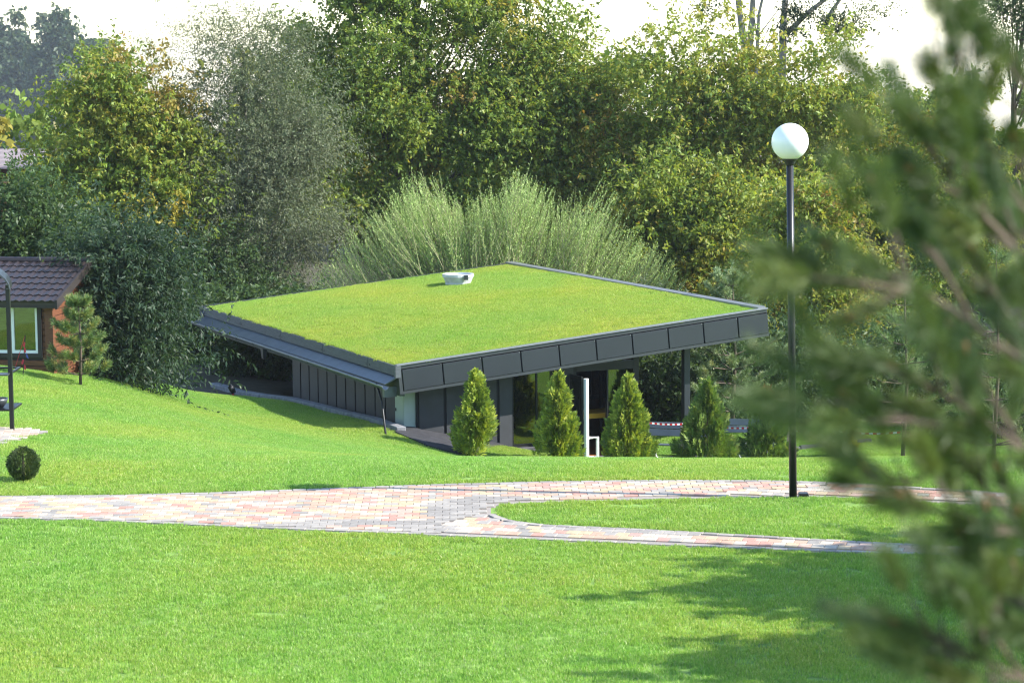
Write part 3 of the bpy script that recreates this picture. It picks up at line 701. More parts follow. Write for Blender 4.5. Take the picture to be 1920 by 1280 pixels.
# furniture seen through the glass
for nm, lab, s, t in (('table', 'yellow table behind the pavilion window', 4.25, 1.75), ('table', 'yellow table behind the glazed entrance', 6.4, 1.9)):
    z = -3.22; root = empty(nm, B(s, t, -4.15), lab, 'table')
    b = MB(); blk(b, s - .55, s + .55, t - .4, t + .4, z, z + .13); b.build('table_top', M_yellow, root)
    for ds in (-.45, .45):
        for dt in (-.32, .32):
            b = MB(); blk(b, s + ds - .03, s + ds + .03, t + dt - .03, t + dt + .03, -4.15, z); b.build('leg', M_black, root)
for lab, s, t in (('straw pendant lamp left of two behind the window', 3.75, 2.2), ('straw pendant lamp right of two behind the window', 4.5, 3.0)):
    root = empty('pendant_lamp', B(s, t, -1.6), lab, 'lamp', 'straw pendant lamps')
    c = B(s, t, 0); b = MB(); b.lathe([(.03, -1.72), (.12, -1.8), (.19, -2.05), (.17, -2.06), (.1, -1.82)], 12, (c[0], c[1], 0)); b.build('lamp_shade', M_straw, root)
    b = MB(); b.tube([B(s, t, -1.5), B(s, t, -1.74)], .008, 4); b.build('cord', M_black, root)
# roof vent
vc = B(6.3, 13.1, 0); vz = zt(6.3) + float(mound(6.3, 13.1)) - .04
vp = P(859, 520, 75.0)
st_ = to_st(vp[0], vp[1]); vc = B(st_[0], st_[1], 0); vz = zt(st_[0]) + float(mound(st_[0], st_[1])) - .06
vr = empty('roof_vent', (vc[0], vc[1], vz), 'short round white vent standing in the roof grass', 'vent')
b = MB(); b.lathe([(.40, 0), (.40, .1), (.47, .26), (.49, .27), (.49, .36), (.45, .36), (.45, .3), (.0, .29)], 28, (vc[0], vc[1], vz)); b.build('drum', mat('dull_white_plastic', (.5, .51, .52), .6, var=.15, scale=6), vr, smooth=False)
b = MB(); b.box((vc[0] + .2, vc[1] - .50, vz + .2), (vc[0] + .32, vc[1] - .40, vz + .35)); b.build('latch', M_trim, vr)
# kerb stones at the foot of the bank
kerb = empty('stone_kerb', P(458, 745, 70), 'low grey stone kerb between the lawn bank and the charcoal wall', 'kerb')
ts = [13.2, 11.2, 9.3, 7.3, 5.4, 3.5, 1.8, .2]
for a, c in zip(ts[:-1], ts[1:]):
    b = MB()
    s0, s1_ = KERB_S(a), KERB_S(c); za, zc_ = gz(*B(s0, a, 0)[:2]), gz(*B(s1_, c, 0)[:2]); g = .01
    b.hexa([B(s0, a - g, za - .4), B(s1_, c + g, zc_ - .4), B(s1_ + .26, c + g, zc_ - .4), B(s0 + .26, a - g, za - .4),
            B(s0, a - g, za + .12), B(s1_, c + g, zc_ + .12), B(s1_ + .26, c + g, zc_ + .12), B(s0 + .26, a - g, za + .12)])
    b.build('kerb_stone', M_stone, kerb, bevel=.02)
# membrane apron (roof shade put into its dark colour) at the near corner, and the front edging
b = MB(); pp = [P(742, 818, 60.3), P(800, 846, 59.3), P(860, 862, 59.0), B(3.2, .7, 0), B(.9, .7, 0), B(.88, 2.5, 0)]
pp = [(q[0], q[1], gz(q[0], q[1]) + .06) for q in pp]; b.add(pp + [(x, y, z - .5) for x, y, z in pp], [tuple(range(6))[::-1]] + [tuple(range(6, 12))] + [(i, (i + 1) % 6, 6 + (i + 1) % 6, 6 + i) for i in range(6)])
ap = b.build('apron', mat('shade_tinted_membrane', (.03, .03, .036), .75, var=.35, scale=5, bump=.3)); tag(ap, kind='structure')
b = MB(); q = P(823, 826, 60.6); b.box((q[0] - .5, q[1], q[2] - .25), (q[0] + .15, q[1] + .25, q[2] + .02)); o = b.build('concrete_block', M_stone, bevel=.01); tag(o, 'small pale concrete block against the charcoal front wall', 'block')
for i in range(9):
    s = 7.35 + i * .75; b = MB(); z = gz(*B(s + .35, .5, 0)[:2])
    if i == 0: edg = empty('terrace_edging', B(7.35, .5, z), 'dark concrete edging along the terrace lawn', 'edging')
    blk(b, s, s + .735, .4, .52, z - .4, z + .1); b.build('edging_block', M_concrete, edg, bevel=.01)

# ------------------------------------------------------------------ street lamp
lz = gz(*Pz(1487, 934)[:2]); lb = Pz(1487, 934, lz)
lamp = empty('street_lamp', lb, 'tall black lamp post with a white globe beside the path', 'lamp')
LT = P(1481, 298, lb[1])                                # underside of the globe
b = MB(); b.tube([lb + [0, 0, -.1], lb + [0, 0, .01]], .13, 12); b.tube([lb, (LT[0], LT[1], LT[2] - .02)], [.056, .05], 14)
b.build('pole', M_lampblack, lamp, smooth=True)
b = MB(); b.lathe([(.055, -.09), (.07, -.07), (.085, -.03), (.11, -.005), (.11, .02), (.05, .03)], 18, LT); b.build('collar', M_lampblack, lamp)
R = .262
b = MB(); b.lathe([(R * math.sin(math.pi * k / 24), -R * math.cos(math.pi * k / 24) + R - .02) for k in range(25)], 40, LT); b.build('globe', M_globe, lamp, smooth=True)
q = Pz(1500, 932, lz); b = MB(); b.box((q[0] - .02, q[1] - .08, q[2] - .05), (q[0] + .12, q[1] + .08, q[2] + .07)); b.build('cable_box', M_black, lamp, bevel=.012)

# ------------------------------------------------------------------ log cabin at the left
cab0 = P(100, 705, 56.0); ca_, sa_ = math.cos(.24), math.sin(.24)
e1 = np.array([ca_, -sa_ * .0 + math.sin(.24), 0]); e1 = np.array([math.cos(-.17), math.sin(-.17), 0]); e2 = np.array([-e1[1], e1[0], 0])   # e1 along the front to the right, e2 to the rear
CO = np.array([cab0[0], cab0[1], 0]); CG = -1.7
def K(a, d, z): return CO + e1 * a + e2 * d + [0, 0, z]
def kblk(b, a0, a1, d0, d1, z0, z1, mi=0):
    b.hexa([K(a0, d0, z0), K(a1, d0, z0), K(a1, d1, z0), K(a0, d1, z0), K(a0, d0, z1), K(a1, d0, z1), K(a1, d1, z1), K(a0, d1, z1)], mi)
cabin = empty('wooden_cabin', K(-2, 2, CG), 'brown plank cabin with dark tiled roof at the left edge', 'cabin')
EZ, RZ, RD = .86, 1.60, 2.0                              # eave, ridge height, half depth
b = MB(); kblk(b, -5, -.02, .02, 4.0, CG - .5, EZ - .05); wallc = b.build('wall', M_darkwood, cabin)
b = MB(); b.add([K(-.02, .1, EZ - .05), K(-.02, 4.0, EZ - .05), K(-.02, 2.0, RZ - .12), K(-.1, .1, EZ - .05), K(-.1, 4.0, EZ - .05), K(-.1, 2.0, RZ - .12)], [(0, 1, 2), (5, 4, 3), (0, 3, 4, 1), (1, 4, 5, 2), (2, 5, 3, 0)]); b.build('gable', M_wood, cabin)
WX0, WX1, WZ0, WZ1 = -2.5, -.33, -.38, .74
for k in range(18):                                      # front planks, cut at the window
    z = CG + .0 + k * .145
    segs = [(-5, -.16)] if z + .145 < WZ0 - .08 or z > WZ1 + .08 else [(-5, WX0 - .1), (WX1 + .1, -.16)]
    for a0, a1 in segs:
        if a1 - a0 > .02 and z < EZ - .1:
            b = MB(); kblk(b, a0, a1, -.03, .019, z + .006, z + .139); b.build('plank', M_wood, wallc, bevel=.01)
for k in range(18):
    z = CG + k * .145; b = MB(); kblk(b, -.019, .02, .14, 4.0, z + .006, z + .139); b.build('plank', M_wood, wallc, bevel=.01)
b = MB(); kblk(b, -.155, .045, -.055, .13, CG, EZ - .06); b.build('corner_board', M_wood, wallc)
b = MB()
for a0, a1, z0_, z1_ in ((WX0 - .1, WX1 + .1, WZ0 - .1, WZ0), (WX0 - .1, WX1 + .1, WZ1, WZ1 + .07), (WX0 - .1, WX0, WZ0, WZ1), (WX1, WX1 + .1, WZ0, WZ1)): kblk(b, a0, a1, -.07, .015, z0_, z1_)
win = b.build('window', M_darkwood, cabin)
b = MB()
for a0, a1, z0_, z1_ in ((WX0, WX1, WZ0, WZ0 + .07), (WX0, WX1, WZ1 - .06, WZ1), (WX0, WX0 + .06, WZ0 + .07, WZ1 - .06), (WX1 - .06, WX1, WZ0 + .07, WZ1 - .06), (-.99, -.91, WZ0 + .07, WZ1 - .06)): kblk(b, a0, a1, -.05, .012, z0_, z1_)
b.build('frame', M_white, win)
for a0, a1 in ((WX0 + .06, -.99), (-.91, WX1 - .06)):
    b = MB(); kblk(b, a0, a1, -.022, -.014, WZ0 + .07, WZ1 - .06); b.build('pane', M_glass, win)
b = MB()
n = 60; vs_ = []; 
for k in range(n + 1):
    a = -.93 + k * (.6 / n); d = .012 + .006 * math.sin(k * 1.1); vs_ += [K(a, d, WZ0 + .05), K(a, d, WZ1 - .03)]
b.add(vs_, [(2 * k, 2 * k + 2, 2 * k + 3, 2 * k + 1) for k in range(n)]); b.build('curtain', M_curtain, win)
b = MB(); kblk(b, -5.3, .3, -.38, -.33, EZ - .14, EZ - .02); b.build('eave_board', M_darkwood, cabin)
# metal tile roof: every tile a stepped, bulging plate
rdeck = MB(); rdeck.hexa([K(-5.4, -.4, EZ - .07), K(.26, -.4, EZ - .07), K(.26, RD, RZ - .07), K(-5.4, RD, RZ - .07), K(-5.4, -.4, EZ - .02), K(.26, -.4, EZ - .02), K(.26, RD, RZ - .02), K(-5.4, RD, RZ - .02)])
rdeck.hexa([K(-5.4, RD, RZ - .07), K(.26, RD, RZ - .07), K(.26, 4.4, EZ - .07), K(-5.4, 4.4, EZ - .07), K(-5.4, RD, RZ - .02), K(.26, RD, RZ - .02), K(.26, 4.4, EZ - .02), K(-5.4, 4.4, EZ - .02)])
roofc = rdeck.build('roof', M_tile, cabin)
sl = math.hypot(RD + .4, RZ - EZ); rows, tw = 7, .21
tl_ = sl / rows; ev = np.array([0, 0, 0]) + e2 * (RD + .4) / sl + np.array([0, 0, (RZ - EZ) / sl]); en = np.cross(e1, ev)
tb = MB(); prof = [(0, .028), (.3, .03), (.55, .052), (.8, .03), (1, .006)]
for (a, h), (a2, h2) in zip(prof[:-1], prof[1:]):
    lo, hi = -.01, tl_ * 1.02
    q_ = [e1 * a * tw + ev * lo, e1 * a2 * tw + ev * lo, e1 * a2 * tw + ev * hi, e1 * a * tw + ev * hi]
    tb.add([q_[0] + en * (h + .025), q_[1] + en * (h2 + .025), q_[2] + en * h2, q_[3] + en * h, q_[0] - en * .0, q_[1] - en * .0], [(0, 1, 2, 3), (4, 5, 1, 0)])
tme = bpy.data.meshes.new('roof_tile'); tme.from_pydata(tb.v, [], tb.f); tme.materials.append(M_tile); tme.update()
for r_ in range(rows):
    for c_ in range(17):
        o = bpy.data.objects.new('roof_tile', tme); C.objects.link(o); adopt(o, roofc)
        o.location = tuple(K(.24 - (c_ + 1) * tw, -.4, EZ - .018) + ev * tl_ * r_)
b = MB(); b.tube([K(-5.4, RD, RZ + .02), K(.30, RD, RZ + .02)], .09, 8); b.build('ridge_cap', M_tile, roofc)
b = MB(); b.hexa([K(.24, -.42, EZ - .16), K(.30, -.42, EZ - .16), K(.30, RD, RZ - .16), K(.24, RD, RZ - .16), K(.24, -.42, EZ + .05), K(.30, -.42, EZ + .05), K(.30, RD, RZ + .05), K(.24, RD, RZ + .05)]); b.build('verge_board', M_darkwood, roofc)
# ------------------------------------------------------------------ barbecue stand with an arched hood
bq0 = P(23, 808, 42.6); bz = gz(bq0[0], bq0[1]); BW, BD = 1.35, .8
bbq = empty('barbecue_stand', (bq0[0] - BW / 2, bq0[1], bz), 'black metal barbecue stand with arched hood at left edge', 'barbecue')
ptop = P(21, 541, 42.6)[2]
for dx in (0, -BW):
    for dy in (0, BD):
        b = MB(); x, y = bq0[0] + dx - .21 * dy, bq0[1] + dy; b.box((x - .035, y - .035, bz - .05), (x + .035, y + .035, ptop)); b.build('leg', M_black, bbq)
vs_ = []; fs_ = []; n = 14
for k in range(n + 1):
    a = math.pi * k / n; x = bq0[0] - BW / 2 + (BW / 2 + .06) * math.cos(a); z = ptop - .03 + .42 * math.sin(a)
    vs_ += [(x, bq0[1] - .12, z), (x - .17, bq0[1] + BD + .12, z), (x - .17, bq0[1] + BD + .12, z + .02), (x, bq0[1] - .12, z + .02)]
for k in range(n):
    i, j = 4 * k, 4 * k + 4; fs_ += [(i, i + 1, j + 1, j), (i + 3, j + 3, j + 2, i + 2), (i, j, j + 3, i + 3), (i + 1, i + 2, j + 2, j + 1)]
b = MB(); b.add(vs_, fs_); hood = b.build('hood', M_black, bbq)
b = MB(); b.tube([(v[0], v[1] - .01, v[2]) for v in vs_[3::4]], .016, 5); b.build('rim', M_trim, hood)
for py in (698, 767):
    z = P(23, py, 42.6)[2]; b = MB()
    b.box((bq0[0] - BW, bq0[1] - .02, z - .03), (bq0[0] + .02, bq0[1] + .02, z)); b.box((bq0[0] - BW, bq0[1] + BD - .02, z - .03), (bq0[0] + .02, bq0[1] + BD + .02, z)); b.box((bq0[0] - .02, bq0[1] + .02, z - .03), (bq0[0] + .02, bq0[1] + BD - .02, z)); b.box((bq0[0] - BW - .02, bq0[1] + .02, z - .03), (bq0[0] - BW + .02, bq0[1] + BD - .02, z))
    b.build('rail', M_black, bbq)
z = P(23, 700, 42.6)[2]; b = MB(); b.box((bq0[0] - BW + .1, bq0[1] - .25, z - .01), (bq0[0] + .0, bq0[1] - .03, z + .015)); b.build('side_shelf', M_trim, bbq)
z = P(23, 768, 42.6)[2]; b = MB(); b.box((bq0[0] - BW + .03, bq0[1] + .03, z - .012), (bq0[0] - .03, bq0[1] + BD - .03, z + .006)); b.build('shelf', M_black, bbq)
b = MB(); q = (bq0[0] - .3, bq0[1] + .25, z + .006); b.lathe([(.0, 0), (.1, 0), (.17, .1), (.19, .17), (.175, .17), (.155, .1), (.0, .02)], 18, q)
o = b.build('pot', M_trim, None, smooth=True); tag(o, 'grey round pot on the barbecue stand shelf', 'pot')

# ------------------------------------------------------------------ small things
# ribbons on a stick by the cabin
q = P(47, 690, 54.2); rz_ = gz(q[0], q[1]); rib = empty('garden_pinwheel', (q[0], q[1], rz_), 'stick with red and blue ribbons before the cabin wall', 'ornament')
tp = P(47, 628, 54.2); b = MB(); b.tube([(q[0] - .05, q[1], rz_), tp], .012, 5); b.build('stick', M_darkwood, rib)
for k, m_ in enumerate((M_red, M_red, M_blue, M_red, M_red)):
    z = tp[2] - .15 - k * .13; b = MB(); x = tp[0] - .05 * k * .2
    u_ = random.uniform(-.04, .03); b.add([(x + u_, q[1] - .02, z), (x + u_ + .035, q[1] - .03, z - .02), (x + u_ * 2 + .05, q[1] - .05, z - .12), (x + u_ * 2 + .0, q[1] - .03, z - .1), (x + u_, q[1] - .025, z), (x + u_ + .035, q[1] - .035, z - .02), (x + u_ * 2 + .05, q[1] - .055, z - .12), (x + u_ * 2, q[1] - .035, z - .1)], [(0, 1, 2, 3), (7, 6, 5, 4), (0, 4, 5, 1), (1, 5, 6, 2), (2, 6, 7, 3), (3, 7, 4, 0)]); b.build('ribbon', m_, rib)
b = MB(); b.tube([tp, (tp[0] - .3, tp[1], rz_)], .006, 4); b.build('string', M_red, rib)
# garden spotlight on the bank
q = P(432, 750, 67.5); z = gz(q[0], q[1]); sp = empty('garden_spotlight', (q[0], q[1], z), 'small black garden spotlight on the shaded lawn crest', 'spotlight')
b = MB(); b.tube([(q[0] + .1, q[1], z - .02), (q[0] + .06, q[1], z + .14)], .03, 6); b.build('spike', M_red, sp)
b = MB(); b.tube([(q[0] + .1, q[1], z + .1), (q[0] + .03, q[1], z + .26), (q[0] - .03, q[1], z + .30)], [.07, .09, .075], 10); b.build('head', M_black, sp, smooth=True)
b = MB(); b.tube([(q[0] - .07, q[1] - .07, z + .35), (q[0] + .03, q[1] - .07, z + .36), (q[0] + .1, q[1] - .07, z + .24), (q[0] + .14, q[1] - .07, z + .12)], .008, 5); b.build('rim', M_trim, sp)

def bench(label, px, py, Z, ang, Lb=1.9):
    c = P(px, py, Z); g = gz(c[0], c[1]); ca, sa = math.cos(ang), math.sin(ang)
    root = empty('park_bench', (c[0], c[1], g), label, 'bench', 'grey benches on the terrace')
    def T(x, y, z): return (c[0] + x * ca - y * sa, c[1] + x * sa + y * ca, g + z)
    def bb(nm, x0, x1, pr, dep, m):                      # board along the bench: pr = (y,z) of the near edge, dep = (dy,dz,thickness)
        b = MB(); y, z = pr; dy, dz, th = dep; n_ = np.array([-dz, dy]); n_ = n_ / np.linalg.norm(n_) * th
        b.hexa([T(x0, y, z), T(x1, y, z), T(x1, y + dy, z + dz), T(x0, y + dy, z + dz), T(x0, y + n_[0], z + n_[1]), T(x1, y + n_[0], z + n_[1]), T(x1, y + dy + n_[0], z + dz + n_[1]), T(x0, y + dy + n_[0], z + dz + n_[1])]); b.build(nm, m, root, bevel=.006)
    for k in range(4): bb('seat_slat', -Lb / 2, Lb / 2, (-.25 + k * .125, .42 - k * .012), (.115, -.01, .035), M_bench)
    for k in range(2): bb('back_slat', -Lb / 2, Lb / 2, (.30 + k * .05, .60 + k * .19), (.045, .175, .035), M_bench)
    for x in (-Lb / 2 + .2, Lb / 2 - .2):
        b = MB(); b.tube([T(x, -.22, 0), T(x, -.2, .41), T(x, .24, .37), T(x, .40, .97)], .025, 6); b.tube([T(x, .24, .37), T(x, .3, 0)], .025, 6); b.build('leg', M_bench, root)
bench('grey slatted bench left, beside the dark roof post', 1262, 872, 63.9, -.25)
bench('grey slatted bench right, behind the loose thujas', 1400, 878, 64.6, -.25)
# white bottle
q = P(1228, 876, 61.6); z = gz(q[0], q[1]); b = MB(); b.lathe([(0, 0), (.09, 0), (.1, .02), (.1, .14), (.05, .2), (.045, .28), (.05, .285), (.05, .31), (0, .31)], 14, (q[0], q[1], z + .1)); o = b.build('plastic_canister', M_white, None, smooth=True); tag(o, 'small white plastic canister on the dark edging', 'canister')
# white panel stack and rubble
q = P(1392, 884, 63.5); z = gz(q[0], q[1])
b = MB(); b.box((q[0] - .1, q[1], z), (q[0] + .12, q[1] + .25, z + .62)); b.box((q[0] + .13, q[1], z), (q[0] + .5, q[1] + .3, z + .35)); o = b.build('white_boxes', M_white, bevel=.02); o.name = 'plastic_bin'; tag(o, 'pale plastic bin standing between the two loose thujas', 'bin')
for k in range(7):
    q = P(1372 + 8 * (k % 4) , 885 - 4 * (k // 4), 63.2 + .2 * (k % 3)); z = gz(q[0], q[1]); b = MB(); r = random.uniform(.07, .13)
    pts = [Vector((random.gauss(0, 1), random.gauss(0, 1), random.gauss(0, 1))).normalized() * r for _ in range(14)]
    import bmesh
    bm = bmesh.new(); [bm.verts.new(p_) for p_ in pts]; bmesh.ops.convex_hull(bm, input=bm.verts); me = bpy.data.meshes.new('rock'); bm.to_mesh(me); bm.free(); me.materials.append(M_rag)
    o = bpy.data.objects.new('rock', me); C.objects.link(o); o.location = (q[0], q[1], z + r * .5); tag(o, 'white limestone rubble piece beside the pale bin', 'rock', 'white rubble by the bin')
# barrier tape
def tape_mat():
    m = bpy.data.materials.new('barrier_tape'); m.use_nodes = True; nt = m.node_tree; b_ = nt.nodes['Principled BSDF']; b_.inputs['Roughness'].default_value = .4
    geo = node(nt, 'ShaderNodeNewGeometry'); sp_ = node(nt, 'ShaderNodeSeparateXYZ'); nt.links.new(geo.outputs['Position'], sp_.inputs[0])
    mth = node(nt, 'ShaderNodeMath', operation='MULTIPLY'); mth.inputs[1].default_value = 7.5; nt.links.new(sp_.outputs['X'], mth.inputs[0])
    fr = node(nt, 'ShaderNodeMath', operation='FRACT'); nt.links.new(mth.outputs[0], fr.inputs[0])
    gt = node(nt, 'ShaderNodeMath', operation='GREATER_THAN'); gt.inputs[1].default_value = .5; nt.links.new(fr.outputs[0], gt.inputs[0])
    mx = node(nt, 'ShaderNodeMix', data_type='RGBA'); mx.inputs[6].default_value = (.6, .02, .02, 1); mx.inputs[7].default_value = (.8, .8, .8, 1)
    nt.links.new(gt.outputs[0], mx.inputs['Factor']); nt.links.new(mx.outputs[2], b_.inputs['Base Color']); return m
M_tape = tape_mat(); tape = empty('barrier_tape', P(1205, 788, 65), 'red and white striped barrier tape strung across the terrace', 'tape')
kn = [(1190, 787, 62.9), (1288, 794, 63.0), (1430, 801, 62.6), (1560, 806, 60.5), (1688, 810, 57.1)]
for a, c in zip(kn[:-1], kn[1:]):
    pa, pc = P(*a), P(*c); b = MB(); vs_ = []; fs_ = []
    for k in range(13):
        f = k / 12; c_ = pa * (1 - f) + pc * f - np.array([0, 0, .06 * 4 * f * (1 - f)]); w_ = .023
        vs_ += [c_ + [0, 0, w_], c_ - [0, .006 * math.sin(9 * f), w_], c_ + [0, .004, w_], c_ + [0, .004, -w_]]
    for k in range(12):
        i = 4 * k; fs_ += [(i, i + 1, i + 5, i + 4), (i + 2, i + 6, i + 7, i + 3)]
    b.add(vs_, fs_); b.build('tape_span', M_tape, tape)
# tree stakes
for k, (px, t0, t1, Z, w, lab) in enumerate([(1279, 800, 882, 62.0, .045, 'grey wooden stake left of the tall loose thuja'), (1478, 800, 890, 62.2, .04, 'grey wooden stake by the dead topped thuja')]):
    q = P(px, t1, Z); z = gz(q[0], q[1]); tz = P(px, t0, Z)[2]; b = MB(); b.hexa([(q[0] - w, q[1] - w, z - .1), (q[0] + w, q[1] - w, z - .1), (q[0] + w, q[1] + w, z - .1), (q[0] - w, q[1] + w, z - .1), (q[0] - w, q[1] - w, tz), (q[0] + w, q[1] - w, tz + .02), (q[0] + w, q[1] + w, tz + .02), (q[0] - w, q[1] + w, tz)]); o = b.build('tree_stake', M_stake); tag(o, lab, 'stake')
# red log house at the right edge
q = P(1855, 880, 72); g = gz(q[0], q[1]); rh = empty('red_log_house', (q[0] + 2, q[1] + 2, g), 'dark red log house half hidden at the right edge', 'house')
b = MB(); b.box((q[0], q[1] + .1, g - .5), (q[0] + 5, q[1] + 5, g + 2.6)); wl_ = b.build('wall', M_redwood, rh)
for k in range(13):
    b = MB(); b.tube([(q[0] - .15, q[1] + .1, g + .1 + k * .2), (q[0] + 5.15, q[1] + .1, g + .1 + k * .2)], .1, 8); b.build('log', M_redwood, wl_, smooth=True)
b = MB(); b.hexa([(q[0] - .6, q[1] - .6, g + 2.5), (q[0] + 5.6, q[1] - .6, g + 2.5), (q[0] + 5.6, q[1] + 5.6, g + 2.5), (q[0] - .6, q[1] + 5.6, g + 2.5), (q[0] + 1, q[1] + 2.4, g + 4), (q[0] + 4, q[1] + 2.4, g + 4), (q[0] + 4, q[1] + 2.6, g + 4), (q[0] + 1, q[1] + 2.6, g + 4)]); b.build('roof', M_tile, rh)
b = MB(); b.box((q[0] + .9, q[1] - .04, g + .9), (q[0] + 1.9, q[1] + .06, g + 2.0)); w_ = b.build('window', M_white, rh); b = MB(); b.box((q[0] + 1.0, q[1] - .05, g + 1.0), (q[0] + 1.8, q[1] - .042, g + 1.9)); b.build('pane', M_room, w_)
# far house whose pale roof shows above the shrubs at the left
q = P(-20, 330, 118); zr = P(0, 279, 118)[2]; ze = P(0, 312, 114)[2]; g = gz(q[0], q[1])
fh = empty('far_house', (q[0], q[1], g), 'distant house with a pale mauve metal roof among trees', 'house')
x1 = P(88, 312, 114)[0]; x0 = x1 - 9
b = MB(); b.box((x0 + .5, 114.5, g - 1), (x1 - .5, 121.5, ze - .05)); b.build('wall', M_wood, fh)
b = MB(); b.hexa([(x0, 113.6, ze - .1), (x1, 113.6, ze - .1), (x1, 118, zr - .1), (x0, 118, zr - .1), (x0, 113.6, ze), (x1, 113.6, ze), (x1, 118, zr), (x0, 118, zr)]); b.hexa([(x0, 118, zr - .1), (x1, 118, zr - .1), (x1, 122.4, ze - .1), (x0, 122.4, ze - .1), (x0, 118, zr), (x1, 118, zr), (x1, 122.4, ze), (x0, 122.4, ze)])
fr_ = b.build('roof', M_farroof, fh)
for k in range(14):
    f = (k + .5) / 14; b = MB(); y = 113.6 + 4.4 * f; z = ze + (zr - ze) * f; b.box((x0, y - .015, z), (x1, y + .015, z + .035)); b.build('roof_seam', M_farroof, fr_)
b = MB(); xg = P(20, 300, 113)[0]; zp = P(0, 298, 113)[2]
b.hexa([(xg - 5, 111.5, zp - 1.3), (xg, 111.5, zp - 1.2), (xg, 115, zp - 1.2), (xg - 5, 115, zp - 1.3), (xg - 2.2, 111.5, zp), (xg - 2.1, 111.5, zp), (xg - 2.1, 115, zp), (xg - 2.2, 115, zp)]); b.build('gable', M_wood, fh)

# ------------------------------------------------------------------ conifers
G_THUJA = [(.19, .27, .04), (.29, .36, .05), (.41, .45, .06), (.14, .19, .035)]
def thuja(label, px, base, top, hw, Z, n=2600, pal=G_THUJA, wts=(.3, .35, .2, .15), lean=0, loose=.0, cone=.85, name='thuja', group='thujas in front of the pavilion', dead=None, cat='shrub', L=.2, ball=False):
    c = P(px, base, Z); g = gz(c[0], c[1]); sc = F / Z; H = (base - top) / sc; r = hw / sc
    root = empty(name, (c[0], c[1], g), label, cat, group)
    b = MB(); b.tube([(c[0], c[1], g - .1), (c[0] + lean * .5, c[1], g + H * .5), (c[0] + lean, c[1], g + H * .93)], [.035, .022, .006], 6); b.build('trunk', M_bark, root)
    if ball:
        h = rng.random(n); a = rng.uniform(0, 2 * math.pi, n); prof = np.sqrt(np.maximum(1 - (2 * h - .95) ** 2, .03))
        rr = r * prof * (1 + rng.normal(0, .05, n)) * (rng.random(n) ** .25)
        pos0 = np.c_[c[0] + rr * np.cos(a), c[1] + rr * np.sin(a), g + .03 + h * H * .93]
    else:                                                # a flame of many upright plumes
        KP = 40; pa = rng.uniform(0, 6.283, KP); pz = np.linspace(0, .72, KP) ** 1.1; ph1 = np.minimum(pz + rng.uniform(.2, .34, KP), .97)
        pf = lambda q_: np.interp(q_, [0, .12, .3, .55, .8, 1], [.8, 1, .92, .6, .3, .05])
        pr1 = r * pf(ph1) * rng.uniform(.75, 1.15 + loose * .5, KP); pr0 = r * pf(pz) * rng.uniform(.2, .55, KP)
        pk = np.r_[rng.integers(0, KP, int(n * .88)), np.full(n - int(n * .88), -1)]; tt = rng.random(n) ** .8
        a0 = pa[pk]; hh_ = np.where(pk < 0, tt * .97, pz[pk] + (ph1[pk] - pz[pk]) * tt); rr0 = np.where(pk < 0, 0, pr0[pk] + (pr1[pk] - pr0[pk]) * np.sqrt(tt))
        jr = r * (.34 if loose < .1 else .42) * (1 - .75 * tt) * np.where(pk < 0, .6, 1) * (1 - .7 * hh_); jx, jy = rng.normal(0, .55, n) * jr, rng.normal(0, .55, n) * jr
        X_, Y_ = rr0 * np.cos(a0) + jx, rr0 * np.sin(a0) + jy; h = np.clip(hh_ + rng.normal(0, .012, n), 0, 1); a = np.arctan2(Y_, X_); rr = np.hypot(X_, Y_)
        pos0 = np.c_[c[0] + lean * h + X_, c[1] + Y_, g + .02 + h * H * .95]
    rad = np.c_[np.cos(a), np.sin(a), np.zeros(n)]
    d0 = unit(rad * rng.uniform(.3, .9, (n, 1)) + [0, 0, .75] + rng.normal(size=(n, 3)) * .25)
    tang = unit(np.c_[-np.sin(a), np.cos(a), np.zeros(n)] + rng.normal(size=(n, 3)) * .35)
    fl = unit(np.cross(d0, tang))
    k = 9; off = np.linspace(-1, 1, k); NN = n * k
    ti = np.repeat(np.arange(n), k); oo = np.tile(off, n)
    ll = L * rng.uniform(.7, 1.3, n) * (1 - .35 * h)
    sp_ = fl[ti]; stem = pos0[ti] + d0[ti] * (ll[ti] * .55 * (1 - np.abs(oo)))[:, None]
    ax = d0[ti] * (1.1 - .55 * np.abs(oo))[:, None] + sp_ * oo[:, None] * .95 + rng.normal(size=(NN, 3)) * .12
    col = (pick(pal, wts, n)[ti]) * rng.uniform(.8, 1.25, (NN, 1))
    if dead is not None:
        dd_ = (h > dead)[ti]; col[dd_] = np.array([.2, .095, .045]) * rng.uniform(.7, 1.3, (dd_.sum(), 1))
    leaf_object('foliage', stem, ax, (ll[ti] * rng.uniform(.5, .8, NN)), ll[ti] * .17, col, M_scale, root, fold=.1, nrm=tang[ti], belly=.55)
    return root
thuja('yellow green thuja left of the pavilion window', 893, 860, 680, 41, 59.2)
thuja('yellow green thuja between the pavilion window and door', 1046, 868, 688, 40, 59.6, lean=.02)
thuja('yellow green thuja right of the open white door', 1174, 878, 690, 47, 60.0, n=3000, lean=.06)
G_TH2 = [(.13, .21, .04), (.18, .26, .05), (.24, .29, .06), (.09, .14, .035)]
thuja('tall loose green thuja in front of the roof post', 1326, 889, 700, 50, 60.5, n=1900, pal=G_TH2, loose=.2)
thuja('loose green thuja with a rust brown dead top', 1436, 894, 715, 48, 61, n=1400, pal=G_TH2, loose=.22, dead=.87)
thuja('small golden conical thuja behind the barrier tape', 1580, 860, 762, 22, 64, n=500, pal=[(.42, .40, .04), (.32, .33, .04)], wts=(.6, .4), group=None)
